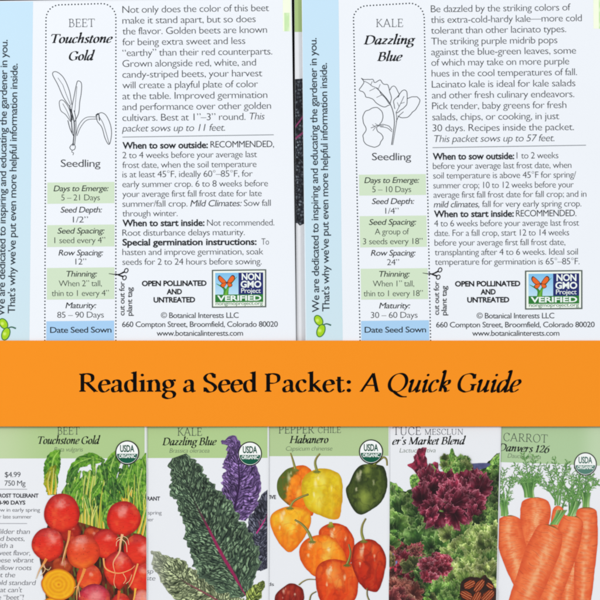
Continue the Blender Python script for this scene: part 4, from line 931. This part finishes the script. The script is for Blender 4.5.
Lt = [
 ('printed_lettuce_leaf', ((200, 130), (225, 118), (240, 95), (255, 120), (290, 118), (300, 145), (270, 170), (215, 170)), Gm, 1, 1.3),
 ('printed_lettuce_leaf', ((360, 150), (395, 110), (425, 110), (430, 240), (380, 230), (355, 190)), Gm, 2, 1.3),
 ('printed_lettuce_leaf', ((330, 190), (380, 180), (420, 250), (425, 420), (360, 420), (335, 300)), ((54, 84, 36), (24, 42, 22), (120, 150, 70)), 3, 1),
 ('printed_lettuce_leaf', ((345, 260), (358, 235), (362, 300), (360, 380), (345, 400), (335, 330)), Gl, 33, 1),
 ('printed_lettuce_leaf', ((20, 215), (50, 210), (90, 250), (130, 260), (130, 310), (60, 330), (15, 300)), Gm, 4, 1.8),
 ('printed_lettuce_leaf', ((100, 190), (118, 180), (134, 198), (130, 228), (114, 236), (102, 218)), Gm, 5, .5),
 ('printed_lettuce_leaf', ((-10, 280), (60, 265), (150, 300), (215, 350), (220, 410), (150, 430), (60, 420), (-10, 400)), Gd, 6, 1.4),
 ('printed_lettuce_leaf', ((30, 330), (100, 310), (190, 360), (210, 400), (120, 400), (50, 390)), Gm, 34, 1.6),
 ('printed_lettuce_leaf', ((15, 370), (70, 350), (130, 380), (160, 420), (90, 425), (20, 410)), Gd, 7, 1.8),
 ('printed_lettuce_leaf', ((200, 380), (230, 350), (300, 335), (345, 350), (370, 400), (400, 440), (340, 450), (290, 430), (230, 430)), Gl, 8, 2.0),
 ('printed_lettuce_leaf', ((220, 430), (280, 420), (350, 430), (400, 440), (410, 520), (330, 530), (250, 500)), Gl, 9, 2.0),
 ('printed_lettuce_leaf', ((190, 470), (240, 440), (290, 460), (330, 500), (280, 520), (210, 510)), Gd, 10, 2.0),
 ('printed_lettuce_leaf', ((300, 490), (360, 470), (420, 500), (430, 640), (380, 600), (330, 540)), Gl, 11, 2.0),
 ('printed_red_salad_leaf', ((20, 430), (60, 405), (110, 410), (140, 440), (110, 480), (40, 490), (15, 470)), Bm, 12, 2.2),
 ('printed_red_salad_leaf', ((20, 470), (70, 460), (90, 500), (60, 530), (20, 530)), Pk, 13, 2.0),
 ('printed_red_salad_leaf', ((80, 440), (130, 430), (165, 470), (150, 520), (100, 530), (80, 490)), ((110, 100, 52), (50, 50, 30), (186, 150, 110)), 14, 2.2),
 ('printed_red_salad_leaf', ((150, 470), (185, 450), (235, 455), (240, 490), (225, 530), (180, 520), (155, 500)), Pk, 15, 2.4),
 ('printed_lettuce_leaf', ((90, 510), (150, 520), (190, 550), (180, 590), (120, 590), (90, 550)), Gd, 16, 2.0),
 ('printed_red_salad_leaf', ((10, 540), (60, 530), (110, 560), (120, 620), (60, 640), (10, 620)), ((164, 96, 84), (84, 40, 34), (224, 180, 150)), 17, 2.2),
 ('printed_lettuce_leaf', ((160, 560), (190, 535), (220, 560), (250, 550), (262, 600), (250, 640), (180, 640), (190, 590)), ((122, 186, 60), (60, 120, 30), (190, 226, 130)), 18, 1.8),
 ('printed_lettuce_leaf', ((215, 530), (260, 520), (300, 530), (260, 560), (230, 560)), ((170, 190, 110), (100, 120, 60), (220, 230, 170)), 19, 1),
 ('printed_lettuce_leaf', ((340, 520), (400, 520), (420, 600), (400, 640), (370, 600), (350, 560)), ((176, 190, 110), (110, 130, 70), (224, 230, 170)), 20, 1),
 ('printed_lettuce_leaf', ((-10, 620), (200, 650), (430, 640), (430, 800), (-20, 800)), Gd, 21, 1),
]
for nm, pts, pal, sd, wb in Lt: ruffle(F4_, nm, pts, *pal, 100 + sd, wb)
# burgundy head
Bh = [((110, 165), (90, 150), (108, 140), (118, 110), (142, 92), (158, 88), (150, 120), (160, 170), (150, 200), (130, 190)),
      ((140, 200), (150, 160), (190, 140), (200, 170), (240, 180), (230, 240), (170, 250), (130, 240)),
      ((120, 240), (150, 215), (200, 240), (215, 300), (200, 335), (160, 300), (125, 280)),
      ((205, 200), (240, 190), (280, 180), (330, 170), (345, 200), (330, 240), (290, 270), (230, 260)),
      ((150, 250), (200, 230), (280, 250), (330, 250), (345, 290), (320, 330), (260, 345), (200, 330), (170, 290)),
      ((270, 170), (290, 150), (325, 155), (330, 200), (300, 230), (275, 210)),
      ((250, 250), (300, 220), (350, 240), (340, 300), (300, 330), (255, 310)),
      ((190, 250), (230, 240), (250, 290), (230, 330), (200, 310))]
for k_, pts in enumerate(Bh): ruffle(F4_, 'printed_burgundy_leaf', pts, *(Bu if k_ not in (0, 4) else ((150, 44, 70), (78, 16, 36), (214, 120, 144))), 140 + k_, 1.6, 4.0, 5.0)
ruffle(F4_, 'printed_lettuce_leaf', ((160, 155), (172, 145), (185, 160), (178, 178), (164, 175)), *Gm, 160, .8)
ruffle(F4_, 'printed_lettuce_leaf', ((215, 165), (245, 150), (280, 150), (285, 175), (250, 190), (220, 185)), *Gm, 161, 1.2)
x, y, F, r, t = blob(ql((290, 148), (340, 143), (368, 146), (350, 160), (320, 166), (300, 160)), None, .5); F4_.part('printed_bowl_rim', x, y, F, cols=lin(mix((58, 62, 104), (106, 110, 150), fbm(x, y, 3, 2))), label='dark blue patch of the printed picture')
x, y, F, r, t = blob(ql((34, 450), (52, 444), (56, 470), (48, 488), (34, 480)), None, .5, 1.2, 2, 4); F4_.part('printed_blue_petal', x, y, F, cols=lin(mix((90, 100, 160), (140, 150, 200), fbm(x, y, 3, 2))))
# overlapping frilled leaves, back to front
sq = random.Random(3)
def frills(name, n, box_, R0, pals, seed, fold=9, up=True, label=None):
    X, Y, FF, CC, ZZ = [], [], [], [], []; nb = 0
    spots = sorted([(sq.uniform(box_[1], box_[3]), sq.uniform(box_[0], box_[2])) for _ in range(n)])
    for k_, (cy, cx) in enumerate(spots):
        pal = sq.choice(pals); Rr = sq.uniform(*R0) / 3.333; d0 = (-math.pi / 2 if up else sq.uniform(-3.1, 3.1)) + sq.uniform(-.9, .9); asp = sq.uniform(.6, 1.0)
        c0 = ql((cx, cy))[0]; nt = max(30, int(Rr * 4.2 / .3)); nr = max(5, int(Rr / .42)); sd = seed + k_
        th = np.linspace(-2.0, 2.0, nt); ph = sq.uniform(0, 6); kf = sq.uniform(fold * .7, fold * 1.3)
        w_ = 1 + .11 * np.sin(th * kf + ph) + .07 * np.sin(th * kf * 2.3 + ph * 2) + .04 * np.sin(th * kf * 5.1 + ph) + .34 * (vn(th * 3 + 9 * k_, th * 0, 1, sd) - .5)
        ro = Rr * w_ * (.55 + .45 * np.cos(th * .72))
        rr2 = np.linspace(0, 1, nr + 1)
        px = rr2[:, None] * ro[None] * np.cos(th)[None]; py = rr2[:, None] * ro[None] * np.sin(th)[None] * asp
        x = (c0[0] + px * math.cos(d0) - py * math.sin(d0)).ravel(); y = (c0[1] + px * math.sin(d0) + py * math.cos(d0)).ravel()
        r = np.repeat(rr2, nt); t_ = np.tile(th, nr + 1); fo = np.sin(t_ * kf + ph)
        c = mix(np.array(pal[1]) * .75, pal[0], sst(.12, .85, r) * (.3 + .7 * fbm(x, y, 2.4, sd)) + .04)
        c = mix(c, pal[1], sst(.2, 1, -fo) * .55 * sst(.2, .6, r)); c = mix(c, pal[2], sst(.55, 1, fo) * .35 * sst(.3, .8, r))
        c = mix(c, pal[2], sst(.86, .97, r) * (.35 + .5 * vn(t_ * 4, r * 0, .7, sd + 2)))
        c = mix(c, pal[2], (1 - sst(.02, .07, np.abs(t_))) * .5 * (1 - r)); c = c * (.42 + .92 * fbm(x, y, 8, 900, 2))[:, None]; c = c * (.82 + .36 * fbm(x, y, 1.4, 901, 2))[:, None]
        X.append(x); Y.append(y); CC.append(c); FF.append(quadgrid(nr + 1, nt) + nb); nb += len(x); ZZ.append(np.full(len(x), .004 * k_))
    F4_.part(name, np.concatenate(X), np.concatenate(Y), np.concatenate(FF), cols=lin(np.clip(np.concatenate(CC), 0, 255)), dz=np.concatenate(ZZ), label=label)
frills('printed_green_leaves', 22, (320, 200, 410, 420), (30, 55), [((70, 100, 50), (26, 42, 24), (140, 166, 96)), ((90, 130, 60), (34, 56, 28), (170, 196, 110))], 1000)
frills('printed_green_leaves', 30, (10, 290, 230, 430), (35, 75), [Gd, Gd, Gm], 1100, 6)
frills('printed_lime_leaves', 46, (215, 375, 400, 545), (26, 60), [Gl, Gl, Gm, ((186, 200, 110), (84, 104, 48), (228, 236, 176))], 1200, 8)
frills('printed_red_leaves', 44, (15, 425, 130, 525), (14, 34), [Bm, Pk, ((126, 120, 66), (56, 56, 34), (206, 170, 130)), ((120, 70, 60), (56, 26, 26), (210, 150, 130))], 1300, 8, False)
frills('printed_green_leaves', 22, (95, 470, 200, 600), (16, 40), [Gd, ((100, 110, 60), (44, 52, 30), (170, 170, 110))], 1400, 8, False)
frills('printed_red_leaves', 36, (150, 455, 232, 530), (12, 30), [Pk, Pk, ((200, 90, 110), (120, 24, 44), (240, 190, 196))], 1500, 8, False)
frills('printed_red_leaves', 34, (15, 545, 115, 660), (16, 38), [((170, 100, 86), (90, 44, 38), (226, 184, 156)), ((140, 70, 60), (70, 30, 26), (206, 140, 120)), Bm], 1600, 8, False)
frills('printed_green_leaves', 16, (165, 560, 255, 670), (24, 46), [((122, 186, 60), (60, 120, 30), (190, 226, 130)), Gm], 1700, 8)
frills('printed_burgundy_leaves', 44, (140, 190, 330, 325), (26, 60), [((134, 36, 60), (52, 8, 24), (206, 124, 142)), ((150, 46, 70), (64, 12, 30), (218, 140, 156)), ((112, 28, 48), (40, 8, 20), (184, 96, 116))], 1803, 6, False)
frills('printed_green_leaves', 12, (205, 130, 300, 175), (14, 30), [Gm, Gl], 1900, 7)
# pecans
x, y, F, r, t = blob(ql((268, 548), (296, 522), (330, 526), (352, 516), (378, 548), (388, 575), (385, 610), (330, 640), (276, 610)), None, .5, .8, 4, 6); F4_.part('printed_shaded_hollow', x, y, F, cols=lin(mix((26, 18, 16), (70, 44, 34), fbm(x, y, 3, 2))), label='dark hollow of the printed salad around the nuts')
for k_, (cx, cy, rx, ry, ro) in enumerate(((298, 548, 22, 14, -.5), (330, 552, 27, 13, -.9), (358, 588, 30, 17, -.8), (288, 584, 24, 14, .5), (322, 592, 24, 14, -1.1), (366, 552, 14, 9, .6))):
    cxp, cyp = ql((cx, cy))[0]
    x, y, F, r, t = blob(ell(cxp, cyp, rx / 3.33, ry / 3.33, 14, ro), (cxp, cyp), .4, .3, 3, k_)
    w_ = np.abs(((x - cxp) * math.sin(ro) - (y - cyp) * math.cos(ro)))
    c = mix((176, 84, 44), (96, 36, 20), sst(.3, .7, .5 + .5 * np.sin(w_ * 3.2 + fbm(x, y, 3, 9) * 3))); c = mix(c, (226, 150, 110), (1 - sst(.1, .6, np.abs(w_ - 1.3))) * .5); c = mix(c, (60, 22, 14), sst(.8, 1, r))
    F4_.part('printed_pecan', x, y, F, cols=lin(c))

# ---- carrot packet
x, y, F = rect((467, 409), (621.5, 409), (621.5, 466.5), (467, 461), 3)
F5_.part('header_band', x, y, F, cols=lin(mix((176, 204, 158), (192, 214, 176), sst(575, 598, x))), label='pale green printed header')  # paler to the right: edge glare mixed into the header colour
titles(F5_, [('CARROT', 503.4, 441, 547.6, 12.4)], ('Danvers 126', 498.0, 450.8, 549.8), ('Daucus carota', 507.6, 457.8, 540.8), -2.4, (84, 94, 84), (48, 54, 50))
qc = lambda *p: tr((490, 420), 3.336, p)
# white picture ground is the paper; foliage behind
ft = []
rr_ = random.Random(11)
GC = [(84, 138, 70), (112, 162, 88), (66, 112, 56), (146, 188, 118), (98, 150, 76)]
def frond(p, w=1.4, leaf=True, n=7, ln=16):
    P_ = cr(qc(*p), 6); ft.append((P_[::3].tolist() if len(P_) > 9 else P_.tolist(), w, .5, rr_.choice(GC), rr_.choice(GC)))
    if leaf:
        m = len(P_)
        for k_ in range(n):
            i = int(m * (.45 + .54 * k_ / n)); i = min(i, m - 2)
            d = P_[i + 1] - P_[i]; a = math.atan2(d[1], d[0])
            for sgn in (-1, 1):
                aa = a + sgn * rr_.uniform(.5, 1.0); L0 = ln / 3.336 * rr_.uniform(.5, 1)
                e = P_[i] + L0 * np.array([math.cos(aa), math.sin(aa)]); ft.append(([P_[i].tolist(), e.tolist()], .5, .5, rr_.choice(GC), rr_.choice(GC)))
                for q_ in range(4):
                    f_ = .3 + .23 * q_; m_ = P_[i] + (e - P_[i]) * f_; a2 = aa + rr_.uniform(-1.1, 1.1); L2 = rr_.uniform(1.0, 2.4)
                    ft.append(([m_.tolist(), (m_ + L2 * np.array([math.cos(a2), math.sin(a2)])).tolist()], rr_.uniform(.5, 1.0), .4, rr_.choice(GC), rr_.choice(GC)))
for p in [((55, 318), (48, 250), (40, 200), (50, 165)), ((48, 318), (40, 270), (30, 230), (25, 180)), ((60, 315), (56, 260), (70, 215), (85, 180)),
          ((128, 258), (122, 210), (105, 175), (80, 150)), ((134, 256), (130, 200), (120, 150), (112, 110)), ((140, 256), (142, 200), (140, 160), (150, 120)), ((132, 258), (118, 215), (90, 200), (55, 205)), ((140, 256), (150, 215), (170, 195), (160, 150)),
          ((218, 285), (215, 230), (200, 180), (185, 150)), ((226, 285), (228, 220), (222, 170), (215, 130)), ((232, 285), (240, 220), (248, 180), (260, 140)), ((220, 270), (200, 240), (180, 215), (150, 200)),
          ((265, 310), (262, 260), (240, 200), (205, 165)), ((270, 310), (275, 240), (270, 190), (250, 150)), ((278, 308), (292, 240), (300, 190), (290, 150)), ((285, 308), (305, 250), (320, 210), (318, 180)),
          ((320, 280), (318, 230), (330, 200), (345, 190)), ((328, 280), (330, 240), (345, 215), (360, 210)), ((312, 280), (305, 240), (300, 215), (285, 190)), ((235, 320), (245, 280), (275, 230), (290, 200)), ((222, 330), (240, 300), (250, 260), (235, 215))]:
    frond(p, 1.5)
for k_ in range(64):
    bx_, by_ = rr_.choice([(52, 318), (132, 258), (136, 258), (225, 285), (272, 312), (278, 310), (322, 285)]); a_ = rr_.uniform(-.7, .7)
    x2 = bx_ + math.sin(a_) * 60; y2_ = by_ - rr_.uniform(55, 92); frond(((bx_, by_), (bx_ + (x2 - bx_) * .3, by_ - 40), (x2, y2_)), .8, True, 3, 12)
x, y, F, cc, dz = strokes(ft, .002)
F5_.part('printed_carrot_tops', x, y, F, cols=lin(cc), dz=dz, label='feathery green printed carrot tops')
def carrot(P, mid, ws, seed, hlx=.15, label=None, dim=1.0):
    x, y, F, t, s_ = ribbon(qc(*mid), [w_ / 3.336 for w_ in ws], [w_ / 3.336 for w_ in ws], .5, .25, 9, seed, cap=5.5)
    n = fbm(x, y, 6, seed)
    c = mix((242, 122, 68), (232, 102, 54), sst(.3, .7, n)); c = mix(c, (212, 78, 42), sst(.55, 1.0, np.abs(s_)) * .6)
    T = t * 26
    seg = np.abs(((T + .35 * s_ * s_ + (vn(x, y, 9, seed + 3) - .5) * .9) % 1) - .5)
    line = (1 - sst(.03, .14, seg)) * sst(.45, .6, vn(s_ * 4 + np.floor(T) * 7, t * 30, 1.2, seed + 1))
    c = mix(c, (176, 68, 38), line * .5)
    hz = np.exp(-((s_ - hlx) / .26) ** 2) * (.35 + .65 * sst(.25, .7, vn(x, y, 3.2, seed + 5))) * sst(.03, .15, t)
    c = mix(c, (246, 178, 124), hz * .8)
    c = mix(c, (250, 196, 150), (1 - sst(.02, .12, np.abs(seg - .12))) * .45 * np.exp(-((s_ - hlx) / .45) ** 2))
    c = mix(c, (104, 88, 40), 1 - sst(.0, .022, t))
    return P.part('printed_carrot', x, y, F, cols=lin(c * dim), label=label)
carrot(F5_, ((226, 286), (228, 330), (225, 380)), (14, 24, 22), 1)
carrot(F5_, ((152, 258), (152, 278), (152, 310), (142, 380), (130, 430)), (34, 46, 51, 42, 20), 2, .1, 'printed carrot behind, with a broad green top')
carrot(F5_, ((300, 400), (285, 480), (262, 560), (255, 640)), (22, 34, 26, 22), 3, 0)
carrot(F5_, ((322, 290), (322, 308), (322, 400), (314, 520), (306, 680)), (27, 34, 37, 33, 22), 4, -.05, 'printed carrot at the right edge of the packet')
carrot(F5_, ((64, 318), (65, 340), (70, 400), (92, 480), (115, 570)), (28, 38, 45, 42, 25), 5, -.1, 'printed carrot at the left edge of the packet')
carrot(F5_, ((280, 318), (274, 342), (258, 400), (228, 500), (185, 640)), (30, 38, 44, 42, 30), 6, .1)
carrot(F5_, ((207, 352), (198, 376), (180, 430), (140, 530), (90, 660)), (34, 46, 55, 52, 44), 7, .15, 'large printed carrot lying in front')
st2 = []
for bx_, by_, lean, n_ in ((50, 320, -2, 6), (134, 258, -6, 9), (215, 348, 28, 7), (272, 320, 18, 7), (322, 290, 2, 6)):
    for k_ in range(n_):
        dx = (k_ - n_ / 2) * 3.6; st2.append((qc((bx_ + dx, by_ + 1), (bx_ + dx * 1.0 + lean * .5, by_ - 22), (bx_ + dx * 1.5 + lean, by_ - 48)), 1.6, 1.0, rr_.choice([(128, 176, 92), (98, 150, 72), (170, 204, 138)]), rr_.choice(GC)))
x, y, F, cc, dz = strokes(st2, .003); F5_.part('printed_carrot_stalks', x, y, F, cols=lin(cc), dz=dz)
seal(F5_, 585.4, 464, 11.4, .35)  # inks paled to paint in the glare near the right edge

# ------------------------------------------------------------------ orange banner card
BAN = Packet('title_banner', 'flat orange card with a black serif title, laid across the middle over all the packets', 'banner', None,
             lambda y: -34 + 0 * np.asarray(y, float), lambda y: 634 + 0 * np.asarray(y, float), lambda x: 340.5 + 0 * np.asarray(x, float), 426.4,
             lambda x, y: 7.9 + 0 * x, .9, mat_flat('orange_card', (249, 147, 32), 0.75, 0.08), roll=(.2, .05), rolll=(.2, .05))
text_part(BAN, 'title_lettering', [('Reading a Seed Packet:', 79.5, 391.6, 351, 27.8, {'serif': dict(th=11.6, tn=3.0, sl=.8)}),
                                   ('A Quick Guide', 359.4, 391.6, 521.3, 27.8, {'serif': dict(th=11, tn=3.0, italic=True, slant=.22)})], (8, 5, 4))
for o in C.scene.objects:
    if o.name.startswith('title_banner'): 
        for ch in o.children:
            if ch.name.startswith('paper_sleeve'): ch.name = 'banner_card'

# ------------------------------------------------------------------ camera and light
cam = bpy.data.cameras.new('camera'); co = bpy.data.objects.new('camera', cam); C.scene.collection.objects.link(co)
co.location = (0, 0, (H_CAM + 4) * S); cam.sensor_width = 36; cam.lens = 36 * H_CAM / 600.0
cam.clip_start = 0.05; cam.clip_end = 50
C.scene.camera = co
w = bpy.data.worlds.new('World'); C.scene.world = w; w.use_nodes = True
bg = w.node_tree.nodes['Background']; bg.inputs['Color'].default_value = (.97, .985, 1, 1); bg.inputs['Strength'].default_value = 0.62
def area(name, loc, size, power, col=(1, 1, 1)):
    d = bpy.data.lights.new(name, 'AREA'); d.shape = 'SQUARE'; d.size = size; d.energy = power; d.color = col
    o = bpy.data.objects.new(name, d); C.scene.collection.objects.link(o); o.location = loc
    from mathutils import Vector
    o.rotation_euler = (-Vector(loc)).to_track_quat('-Z', 'Y').to_euler(); return o
sc_ = C.scene; sc_.render.engine = 'CYCLES'; sc_.cycles.filter_width = 2.1
area('softbox', (-0.6, 0.25, 0.75), 0.4, 4.2, (1, .998, .99))
area('small_softbox', (0.80, 0.30, 0.95), 0.12, 4.4, (1, .998, .99))
sc = C.scene
sc.view_settings.view_transform = 'Standard'; sc.view_settings.look = 'None'; sc.view_settings.exposure = 0; sc.view_settings.gamma = 1
